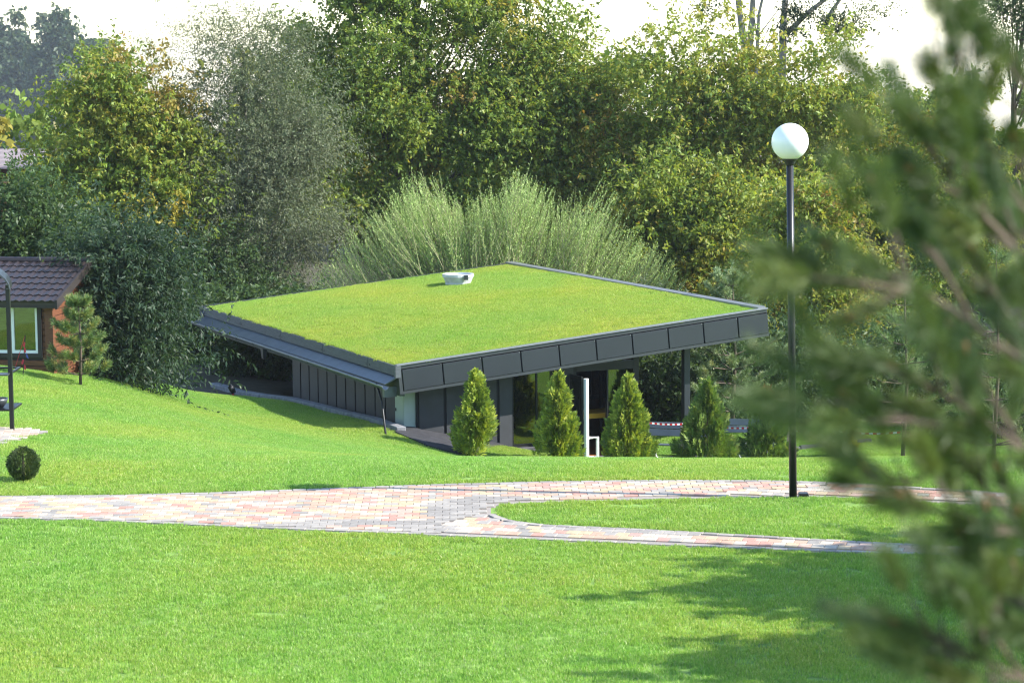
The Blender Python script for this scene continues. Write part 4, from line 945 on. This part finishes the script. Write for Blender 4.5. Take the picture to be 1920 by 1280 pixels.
bush = thuja('round clipped dark green bush on the left lawn', 45, 917, 852, 28, 36.3, n=1900, pal=[(.045, .075, .025), (.07, .11, .035), (.12, .16, .055)], wts=(.4, .4, .2), name='ball_bush', group=None, cone=1.0, L=.055, ball=True)

def needles(root, shoots, nl, width, per, pal, wts, name='needles', spread=.75, m=None):
    """shoots: rows of start xyz, direction xyz, length; every shoot is brushed with needles"""
    s = np.array(shoots); n = len(s); N = n * per; i = np.repeat(np.arange(n), per); t = rng.random(N)
    d = unit(s[:, 3:6]); pos = s[i, :3] + d[i] * (t * s[i, 6])[:, None]
    ax = d[i] * rng.uniform(.5, 1.3, (N, 1)) + unit(rng.normal(size=(N, 3))) * spread
    col = pick(pal, wts, n)[i] * .6 + pick(pal, wts, N) * .4; col = col * rng.uniform(.75, 1.3, (N, 1))
    return leaf_object(name, pos, ax, nl * rng.uniform(.7, 1.2, N), width, col, m or M_needle, root, fold=0, belly=.5)
G_PINE = [(.08, .15, .05), (.12, .2, .065), (.17, .25, .075), (.32, .3, .08)]
def pine(name, label, px, base, top, Z, whorls, reach, nl=.09, per=70, width=.006, wts=(.3, .35, .25, .1), pal=G_PINE, ends=4, group=None, bark=M_pinebark, xy=None, H=None, low=.12, thick=.05, cat='tree', branches=5):
    if xy is None: c = P(px, base, Z); H = (base - top) / (F / Z)
    else: c = np.array([xy[0], xy[1], 0.])
    g = gz(c[0], c[1]); root = empty(name, (c[0], c[1], g), label, cat, group)
    b = MB(); b.tube([(c[0], c[1], g - .1), (c[0] + .02 * H, c[1], g + H * .45), (c[0], c[1], g + H * .97)], [thick, thick * .65, .008], 8)
    sh = [(c[0], c[1], g + H * .86, 0, 0, 1, H * .14)]
    for a in np.linspace(0, 6.28, 5)[:4]: sh.append((c[0], c[1], g + H * .87, .45 * math.cos(a), .45 * math.sin(a), 1, H * .09))
    for k in range(whorls):
        f = k / max(whorls - 1, 1); z = g + H * (low + (.86 - low) * f); rl = reach * (1 - f * .72) * random.uniform(.85, 1.1)
        a0 = random.uniform(0, 6.28)
        for j in range(branches):
            a = a0 + 6.283 * j / branches + random.uniform(-.25, .25); l = rl * random.uniform(.75, 1.15)
            dr = np.array([math.cos(a), math.sin(a), 0]); s0 = np.array([c[0], c[1], z])
            e = s0 + dr * l + [0, 0, l * (.25 + .35 * f)]; mid = s0 + dr * l * .55 + [0, 0, l * .08]
            b.tube([s0, mid, e], [thick * .35 * (1 - f * .5), thick * .22, .006], 5)
            for q_ in range(ends + int(l * 3)):
                t = random.uniform(.35, 1); p_ = (mid * (1 - (t - .5) * 2) + e * (t - .5) * 2) if t > .5 else s0 * (1 - t * 2) + mid * t * 2
                sd_ = np.array([-dr[1], dr[0], 0]) * random.uniform(-1, 1) * .7
                dd = dr * .55 + sd_ + [0, 0, random.uniform(.25, .9)]
                sh.append((*p_, *dd, min(.32, .13 + l * .18) * random.uniform(.7, 1.2)))
            sh.append((*e, *(dr * .6 + [0, 0, .8]), .16))
    b.build('trunk', bark, root, smooth=True)
    needles(root, sh, nl, width, per, pal, wts)
    return root
pine('young_pine', 'young bushy pine standing in front of the cabin corner', 150, 706, 533, 54.2, 6, .68, nl=.125, per=100, width=.0095, wts=(.25, .3, .2, .25), ends=7, thick=.04)
pine('pine_tree', 'blue green pine rising behind the pavilion post', 1372, 818, 495, 68.5, 10, 1.75, nl=.14, per=80, width=.012, ends=8, thick=.07, pal=[(.13, .2, .09), (.18, .26, .12), (.25, .32, .15), (.28, .28, .11)])
pine('pine_tree', 'slender pine with bare lower trunk behind the path', 1690, 903, 470, 57, 8, 1.35, nl=.12, per=70, width=.008, ends=6, thick=.06, low=.26)
pine('pine_tree', 'bushy pine before the red log house', 1860, 905, 440, 60, 9, 1.5, nl=.12, per=70, width=.008, ends=7, thick=.06)

# ------------------------------------------------------------------ foreground pine, out of focus
fg = empty('foreground_pine', (1.25, 4.6, gz(1.25, 4.6)), 'blurred pine branches close to the camera at right', 'tree')
D0 = 4.6; tb_ = MB(); sh = []
g = gz(1.25, 4.6)
tb_.tube([(1.25, 4.6, g - .1), (1.22, 4.65, g + 1.2), (1.12, 4.7, g + 2.2), (1.0, 4.7, g + 2.75)], [.05, .04, .022, .01], 8)
def fbranch(pts, side=4.4, r=.006, tip=.10):
    w_ = [P(x + 20 + 95 * min(max((1850 - x) / 400, 0), 1), y, z) for x, y, z in pts]; n_ = len(w_); tb_.tube(w_, list(np.linspace(r, .004, n_)), 6)
    w_ = np.array(w_); seg = np.linalg.norm(np.diff(w_, axis=0), axis=1); cum = np.r_[0, np.cumsum(seg)]
    def at(t): return np.array([np.interp(t, cum, w_[:, k]) for k in range(3)])
    Lb = cum[-1]; end = w_[-1]; d = unit(w_[-1] - w_[-2])
    sh.append((*(end - d * tip * .7), *d, tip * 1.0))
    for k in range(int(side * Lb / .3)):
        t = Lb * random.uniform(.3, 1); p_ = at(t); dd = unit(at(min(t + .05, Lb)) - at(max(t - .05, 0))); o_ = unit(rng.normal(size=3)); o_ -= dd * (o_ @ dd)
        l = random.uniform(.10, .18); dr = unit(dd * .9 + unit(o_) * .6 + [0, 0, .3])
        e = p_ + dr * l * .7; tb_.tube([p_, e], [.004, .003], 5); sh.append((*e, *dr, l * .75))
        if random.random() < .12: BUD.append((e + dr * l * .75, dr))
    BUD.append((end, d))
BUD = []
for pts in [
    [(2050, 560, 4.75), (1930, 430, 4.7), (1830, 300, 4.7), (1760, 170, 4.65), (1735, 60, 4.65)],
    [(2000, 330, 4.8), (1930, 220, 4.8), (1880, 110, 4.8)],
    [(1790, 250, 4.68), (1745, 190, 4.6), (1700, 140, 4.6)],
    [(2100, 700, 4.6), (1920, 500, 4.5), (1800, 400, 4.45), (1700, 300, 4.4), (1645, 225, 4.4)],
    [(1880, 460, 4.5), (1770, 370, 4.4), (1660, 330, 4.35), (1640, 320, 4.35)],
    [(1960, 420, 4.5), (1900, 330, 4.5), (1880, 260, 4.4)],
    [(2150, 880, 4.5), (1930, 700, 4.4), (1740, 580, 4.3), (1580, 510, 4.25), (1440, 460, 4.2)],
    [(1700, 560, 4.3), (1600, 540, 4.25), (1500, 530, 4.2), (1430, 520, 4.2)],
    [(1640, 530, 4.3), (1560, 570, 4.3), (1500, 590, 4.3)],
    [(1800, 620, 4.4), (1700, 480, 4.4), (1640, 420, 4.4)],
    [(1960, 720, 4.5), (1850, 560, 4.5), (1790, 470, 4.5)],
    [(2150, 1000, 4.4), (1960, 880, 4.3), (1800, 780, 4.25), (1680, 720, 4.2), (1600, 690, 4.2)],
    [(1900, 840, 4.4), (1800, 700, 4.4), (1740, 620, 4.4)],
    [(1820, 790, 4.3), (1720, 800, 4.25), (1640, 790, 4.2), (1560, 770, 4.2), (1480, 740, 4.2)],
    [(1700, 790, 4.3), (1600, 830, 4.3), (1520, 820, 4.3), (1470, 790, 4.3)],
    [(1760, 820, 4.35), (1660, 900, 4.35), (1560, 900, 4.35), (1530, 880, 4.35)],
    [(2150, 1130, 4.4), (1970, 1030, 4.3), (1820, 980, 4.25), (1700, 960, 4.2), (1620, 930, 4.2)],
    [(1900, 1000, 4.35), (1800, 900, 4.3), (1740, 850, 4.3)],
    [(2150, 1260, 4.3), (1980, 1180, 4.2), (1860, 1120, 4.2), (1790, 1060, 4.2), (1760, 1000, 4.2)],
    [(2150, 1380, 4.3), (1950, 1300, 4.2), (1800, 1230, 4.1), (1680, 1190, 4.1), (1610, 1170, 4.1)],
    [(1900, 1270, 4.2), (1820, 1170, 4.15), (1770, 1120, 4.15)],
    [(2100, 1480, 4.2), (1900, 1380, 4.1), (1760, 1290, 4.1), (1700, 1250, 4.1)],
    [(2080, 960, 4.9), (1960, 800, 4.9), (1890, 660, 4.9), (1850, 560, 4.9)],
    [(2080, 1180, 4.9), (1960, 1080, 4.9), (1880, 950, 4.9), (1850, 880, 4.9)],
    [(2080, 760, 5.0), (1980, 620, 5.0), (1920, 500, 5.0), (1900, 400, 5.0)],
    [(2060, 1360, 4.6), (1960, 1230, 4.6), (1900, 1130, 4.6), (1880, 1060, 4.6)],
]: fbranch(pts)
tb_.build('trunk', M_pinebark, fg, smooth=True)
needles(fg, sh, .052, .0018, 360, [(.07, .112, .035), (.10, .148, .043), (.16, .195, .052), (.065, .115, .06)], (.3, .35, .2, .15), spread=.7)
b = MB()
for p_, d in BUD:
    b.tube([p_, p_ + d * .012, p_ + d * .022], [.0045, .005, .001], 6)
bo = b.build('buds', mat('pine_bud', (.36, .14, .06), .6), fg); tag(bo, kind='stuff')

# ------------------------------------------------------------------ trees behind the pavilion
gs = gz(14.1, 27.2); st_root = empty('shade_tree', (14.1, 27.2, gs), 'farther leafy tree outside the right edge shading the lawn below the path', 'tree')
o, cen = crown('crown', [(14.1, 27.3, 4.9, 2.7, 2.7, 2.2), (13.9, 26.0, 3.9, 2.6, 2.4, 1.8), (14.6, 28.0, 6.1, 1.7, 1.7, 1.4), (14.1, 27.0, 4.6, 1.6, 1.6, 1.4)], 200, 24, 11, .30, .17, G_ELDER, (.3, .3, .2, .1, .07, .03), M_leaf, st_root)
o2, cen2 = crown('crown', [(14.2, 23.2, 5.4, 2.5, 2.4, 2.0), (14.4, 22.2, 4.6, 2.2, 2.2, 1.7), (14.2, 23.4, 5.0, 1.4, 1.4, 1.2)], 170, 24, 11, .30, .17, G_ELDER, (.3, .3, .2, .1, .07, .03), M_leaf, None)
g2 = gz(14.2, 23); st2 = empty('shade_tree', (14.2, 23, g2), 'nearer leafy tree outside the right edge shading the bottom corner', 'tree'); adopt(o2, st2)
b = MB(); limbs(b, (14.2, 23, g2 - .1), (14.2, 23.1, 6.8), .18, cen2, 22); b.build('trunk', M_bark, st2, smooth=True)
b = MB(); limbs(b, (14.1, 27.2, gs - .1), (14.2, 27.3, 6.6), .2, cen, 26); b.build('trunk', M_bark, st_root, smooth=True)
EG = 'box elder trees behind the pavilion'
broad_tree('box_elder', 'tall spreading dark box elder filling the centre background', 780, -170, 500, 300, 93, 240, 44, 11, wts=(.42, .34, .15, .05, .03, .01), yellow=(.4, .3, .16, .08, .05, .01), group=EG, r0=.32, nlimb=45)
broad_tree('box_elder', 'golden tinged box elder right of the tall dark one', 1090, -15, 600, 170, 92, 120, 44, 11, wts=(.2, .28, .27, .14, .08, .03), yellow=(.15, .25, .3, .18, .09, .03), group=EG)
broad_tree('box_elder', 'yellow green box elder in front of the poplar trunks', 1315, 5, 640, 175, 90, 105, 44, 11, wts=(.18, .28, .28, .14, .07, .05), yellow=(.15, .25, .3, .15, .08, .07), group=EG)
broad_tree('box_elder', 'yellowing box elder behind the white lamp globe', 1555, 65, 660, 170, 89, 105, 44, 11, wts=(.16, .26, .3, .16, .08, .04), yellow=(.15, .22, .3, .2, .08, .05), group=EG)
broad_tree('box_elder', 'low rounded box elder right of the light willow shrub', 1275, 275, 640, 140, 86, 90, 44, 11, wts=(.25, .33, .26, .1, .04, .02), group=EG, r0=.14)
broad_tree('box_elder', 'low yellow leaved box elder below the lamp globe', 1500, 310, 700, 145, 80, 80, 44, 11, wts=(.15, .27, .3, .2, .06, .02), yellow=(.1, .25, .32, .26, .05, .02), group=EG, r0=.14)
broad_tree('box_elder', 'box elder behind the blurred pine at right', 1760, 215, 720, 170, 87, 85, 40, 12, wts=(.25, .33, .26, .1, .04, .02), group=EG)
broad_tree('box_elder', 'golden topped box elder at the upper left', 225, 75, 520, 165, 86, 110, 44, 11, wts=(.3, .34, .2, .1, .04, .02), yellow=(.25, .3, .22, .14, .07, .02), group=EG)
SG = 'silver leaved willows'
broad_tree('silver_willow', 'tall silver leaved willow left of the dark box elder', 470, -10, 660, 158, 87, 200, 48, 12, pal=G_SILVER, wts=(.35, .3, .2, .15), L=.14, W=.034, m=M_silver, droop=.5, bark=M_palebark, group=SG, nlimb=70, spread=.6, twig=(.6, 1.2), r0=.16)
broad_tree('silver_willow', 'thin wispy willow against the sky at upper left', 285, 15, 420, 95, 112, 36, 34, 10, pal=G_SILVER, wts=(.35, .3, .25, .1), L=.14, W=.035, m=M_silver, droop=.3, bark=M_palebark, group=SG, spread=.6, twig=(.7, 1.4), r0=.12)
broad_tree('silver_willow', 'pale leaved willow bush seen under the roof edge', 1225, 590, 730, 75, 76, 55, 40, 12, pal=G_SILVER, wts=(.3, .3, .3, .1), L=.12, W=.03, m=M_silver, droop=.2, bark=M_palebark, group=SG, cat='shrub', r0=.07)
DG = 'dark shrubs along the left bank'
broad_tree('dark_shrub', 'dense dark shrub rising over the cabin ridge', 40, 345, 560, 115, 68, 90, 22, 12, pal=G_DARK, wts=(.35, .4, .25), L=0.163, W=0.063, group=DG, cat='shrub', r0=.1)
broad_tree('dark_shrub', 'blue green dark shrub right of the cabin roof', 232, 405, 724, 74, 59, 130, 22, 12, pal=[(.028, .055, .03), (.04, .075, .04), (.06, .095, .05)], wts=(.35, .4, .25), L=0.163, W=0.049, group=DG, cat='shrub', r0=.1)  # leaf colours darkened to stand in for the shade of trees at the right
broad_tree('dark_shrub', 'dark shrub under the tall silver willow', 400, 440, 720, 115, 85, 130, 22, 12, pal=G_DARK, wts=(.4, .4, .2), L=0.163, W=0.056, group=DG, cat='shrub', r0=.1)
broad_tree('dark_shrub', 'dark shrub showing beneath the left roof overhang', 520, 520, 705, 100, 88, 80, 22, 12, pal=G_DARK, wts=(.4, .4, .2), L=0.163, W=0.063, group=DG, cat='shrub', r0=.1)
broad_tree('dark_shrub', 'dark shrub behind the right end of the terrace', 1450, 620, 812, 110, 72, 90, 22, 12, pal=G_DARK, wts=(.4, .4, .2), L=0.175, W=0.070, group=DG, cat='shrub', r0=.1)
broad_tree('dark_shrub', 'dark shrub behind the slender pine trunk', 1690, 610, 812, 140, 73, 90, 22, 12, pal=G_DARK, wts=(.3, .4, .3), L=0.175, W=0.070, group=DG, cat='shrub', r0=.1)
broad_tree('dark_shrub', 'dark low shrub behind the left bench and tape', 1270, 665, 812, 95, 70.5, 80, 22, 12, pal=G_DARK, wts=(.4, .4, .2), L=0.175, W=0.070, group=DG, cat='shrub', r0=.1)
broad_tree('dark_shrub', 'dark shrub in front of the red log house', 1850, 640, 830, 110, 69, 60, 22, 12, pal=G_DARK, wts=(.3, .4, .3), L=0.175, W=0.070, group=DG, cat='shrub', r0=.1)
broad_tree('dark_shrub', 'low dark shrub behind the roof corner with the hanging cable', 430, 555, 705, 80, 78.8, 70, 22, 12, pal=G_DARK, wts=(.4, .4, .2), L=0.175, W=0.070, group=DG, cat='shrub', r0=.08)
broad_tree('dark_shrub', 'low dark shrub left of the charcoal side wall', 540, 560, 705, 75, 79.2, 70, 22, 12, pal=G_DARK, wts=(.4, .4, .2), L=0.175, W=0.070, group=DG, cat='shrub', r0=.08)
broad_tree('dark_shrub', 'low dark planting under the left roof overhang', 500, 632, 698, 70, 75.4, 60, 22, 12, pal=G_DARK, wts=(.4, .4, .2), L=0.150, W=0.063, group=DG, cat='shrub', r0=.04, brad=(.3, .6), twig=(.25, .5))
# poplar with bare forked stems above the box elders
zp = 104; pc = P(1440, 60, zp)
def plobe(px, py, rx, rz): c = P(px, py, zp); return (c[0], c[1], c[2], rx / (F / zp), rx / (F / zp), rz / (F / zp))
pr = broad_tree('poplar', 'tall poplar with bare grey stems above the box elders', 1440, -180, 140, 180, zp, 46, 34, 10, pal=G_BIRCH, wts=(.4, .4, .2), L=.12, W=.08, bark=M_palebark,
                lobes=[plobe(1590, 30, 45, 30), plobe(1510, 45, 40, 25), plobe(1460, -60, 90, 50), plobe(1600, -70, 80, 50), plobe(1370, -90, 60, 50), plobe(1330, -10, 30, 25)], brad=(.4, .8), r0=.2, nlimb=4)
b = MB()
for pts, r in ([[(1400, 300), (1396, 90), (1384, 0), (1376, -120)], .2], [[(1400, 200), (1408, 60), (1413, -20), (1420, -130)], .17], [[(1465, 300), (1468, 60), (1474, -20), (1490, -130)], .2], [[(1468, 70), (1520, 20), (1560, -10), (1600, -60)], .12], [[(1540, 60), (1560, 20), (1590, -20), (1630, -70)], .1]):
    b.tube([P(x, y, zp) for x, y in pts], [r, r * .8, r * .6, r * .4], 8)
b.build('stems', M_palebark, pr, smooth=True)
broad_tree('dark_tree', 'dark tree at the top right corner', 1925, -160, 130, 95, 98, 50, 40, 11, pal=G_DARK, wts=(.4, .4, .2), L=.13, W=.06)
BG = 'hazy birches far behind at the left'
for k, (px, top, hw, Z, lab) in enumerate([(20, 22, 66, 720, 'hazy tall birch at the far left edge'), (112, 26, 52, 690, 'hazy birch second from the left edge'), (190, 55, 55, 700, 'hazy birch behind the golden box elder'), (-60, 60, 60, 740, 'hazy birch cut by the left edge')]):
    broad_tree('birch_tree', lab, px, top, 330, hw, Z, 120, 22, 8, pal=G_BIRCH, wts=(.4, .4, .2), L=1.7, W=.95, droop=.9, bark=M_palebark, group=BG, brad=(1.8, 4.0), shape='column', twig=(1.8, 3.8))
dw_l = []
for x in range(-150, 2200, 110):
    ty = np.interp(x, [-150, 60, 330, 600, 1000, 1400, 1700, 1900, 2200], [230, 240, 150, 120, 110, 130, 190, 170, 120]) + random.uniform(-18, 18)
    c1 = P(x, ty, 128 + random.uniform(-5, 5)); gg = -3.8; hz = (c1[2] - gg) / 2
    dw_l.append((c1[0], c1[1], gg + hz, 2.6, 2.2, hz))
dwo, _ = crown('distant_wood', dw_l, 320, 21, 9, .56, .34, G_ELDER, (.45, .35, .15, .03, .01, .01), M_leaf, None, brad=(.9, 1.6), twig=(.6, 1.2))
tag(dwo, 'far green wood filling the gaps behind the garden trees', 'wood', kind='stuff')
# light green willow shrub of upright wands
wc = P(925, 560, 81.8); g = gz(wc[0], wc[1])
ws = empty('willow_shrub', (wc[0], wc[1], g), 'broad light green willow shrub of upright wands behind the roof', 'shrub')
ex = [545, 610, 690, 790, 900, 1010, 1120, 1180, 1235, 1310]; ey = [545, 450, 380, 335, 335, 345, 375, 415, 450, 545]
n = 2300; px_ = np.clip(rng.normal(925, 200, n * 3), 565, 1285)[:n]; px_ = np.where(rng.random(n) < .7, rng.uniform(575, 1278, n), px_)
bun = rng.uniform(600, 1255, 46); bdy = rng.normal(6, 24, 46); bdx = rng.normal(0, .16, 46); bi_ = np.argmin(np.abs(px_[:, None] + rng.normal(0, 14, (n, 1)) - bun[None]), axis=1)
tops = np.array([P(x, np.interp(x, ex, ey) + bdy[k] + abs(random.gauss(0, 46)) - (random.uniform(8, 30) if random.random() < .12 else 0), 81.8 + random.uniform(-1.7, 1.9)) for x, k in zip(px_, bi_)])
tops[:, 2] -= np.abs(tops[:, 1] - 81.8) * .25
fx = (px_ - 925) / 350.
ln = np.minimum(rng.uniform(1.6, 3.4, n), 3.4)
dirw = unit(np.c_[fx * .6 + bdx[bi_] + rng.normal(0, .1, n), rng.normal(0, .12, n), np.ones(n)])
lowp = tops - dirw * ln[:, None]; lowp[:, 0] -= fx * .25 * ln
per = 50; N = n * per; wi = np.repeat(np.arange(n), per); t = np.tile(np.linspace(.05, 1, per), n) + rng.uniform(-.01, .01, N)
bend = np.zeros((N, 3)); bend[:, 0] = fx[wi] * .18 * np.sin(np.pi * t)
pos = lowp[wi] * (1 - t)[:, None] + tops[wi] * t[:, None] + bend
aa = rng.uniform(0, 6.283, N); ax = dirw[wi] * rng.uniform(.6, 1.1, (N, 1)) + np.c_[np.cos(aa), np.sin(aa), np.zeros(N)] * .62
col = pick([(.27, .39, .11), (.36, .48, .15), (.45, .55, .21)], (.35, .4, .25), N) * rng.uniform(.8, 1.2, (N, 1))
leaf_object('foliage', pos, ax, .12 * rng.uniform(.7, 1.2, N) * (1.1 - .45 * t), .024, col, M_silver, ws, fold=.1)
b = MB()
for k in range(0, n, 2): b.tube([lowp[k], (lowp[k] + tops[k]) / 2 + [fx[k] * .18, 0, 0], tops[k]], [.012, .009, .003], 4, cap=False)
for k in range(0, n, 12): b.tube([(wc[0] + fx[k] * 2.2, wc[1] + random.uniform(-1, 1), g - .1), lowp[k]], [.05, .014], 5, cap=False)
b.build('wands', mat('willow_twig', (.2, .2, .09), .7), ws)
print('objects', len(bpy.data.objects), 'tris', sum(len(m.polygons) * 2 for m in bpy.data.meshes))

# ------------------------------------------------------------------ air
hz = MB(); hz.box((-4600, -4600, -190), (4600, 4600, 34)); M_haze = bpy.data.materials.new('haze'); M_haze.use_nodes = True; nh = M_haze.node_tree
nh.nodes.remove(nh.nodes['Principled BSDF']); pv = nh.nodes.new('ShaderNodeVolumePrincipled'); pv.inputs['Density'].default_value = .00017; pv.inputs['Color'].default_value = (.82, .88, .95, 1); pv.inputs['Anisotropy'].default_value = .3
nh.links.new(pv.outputs[0], nh.nodes['Material Output'].inputs['Volume'])
ho = hz.build('haze', M_haze); tag(ho, 'thin pale summer haze over the far trees', 'haze', kind='stuff')
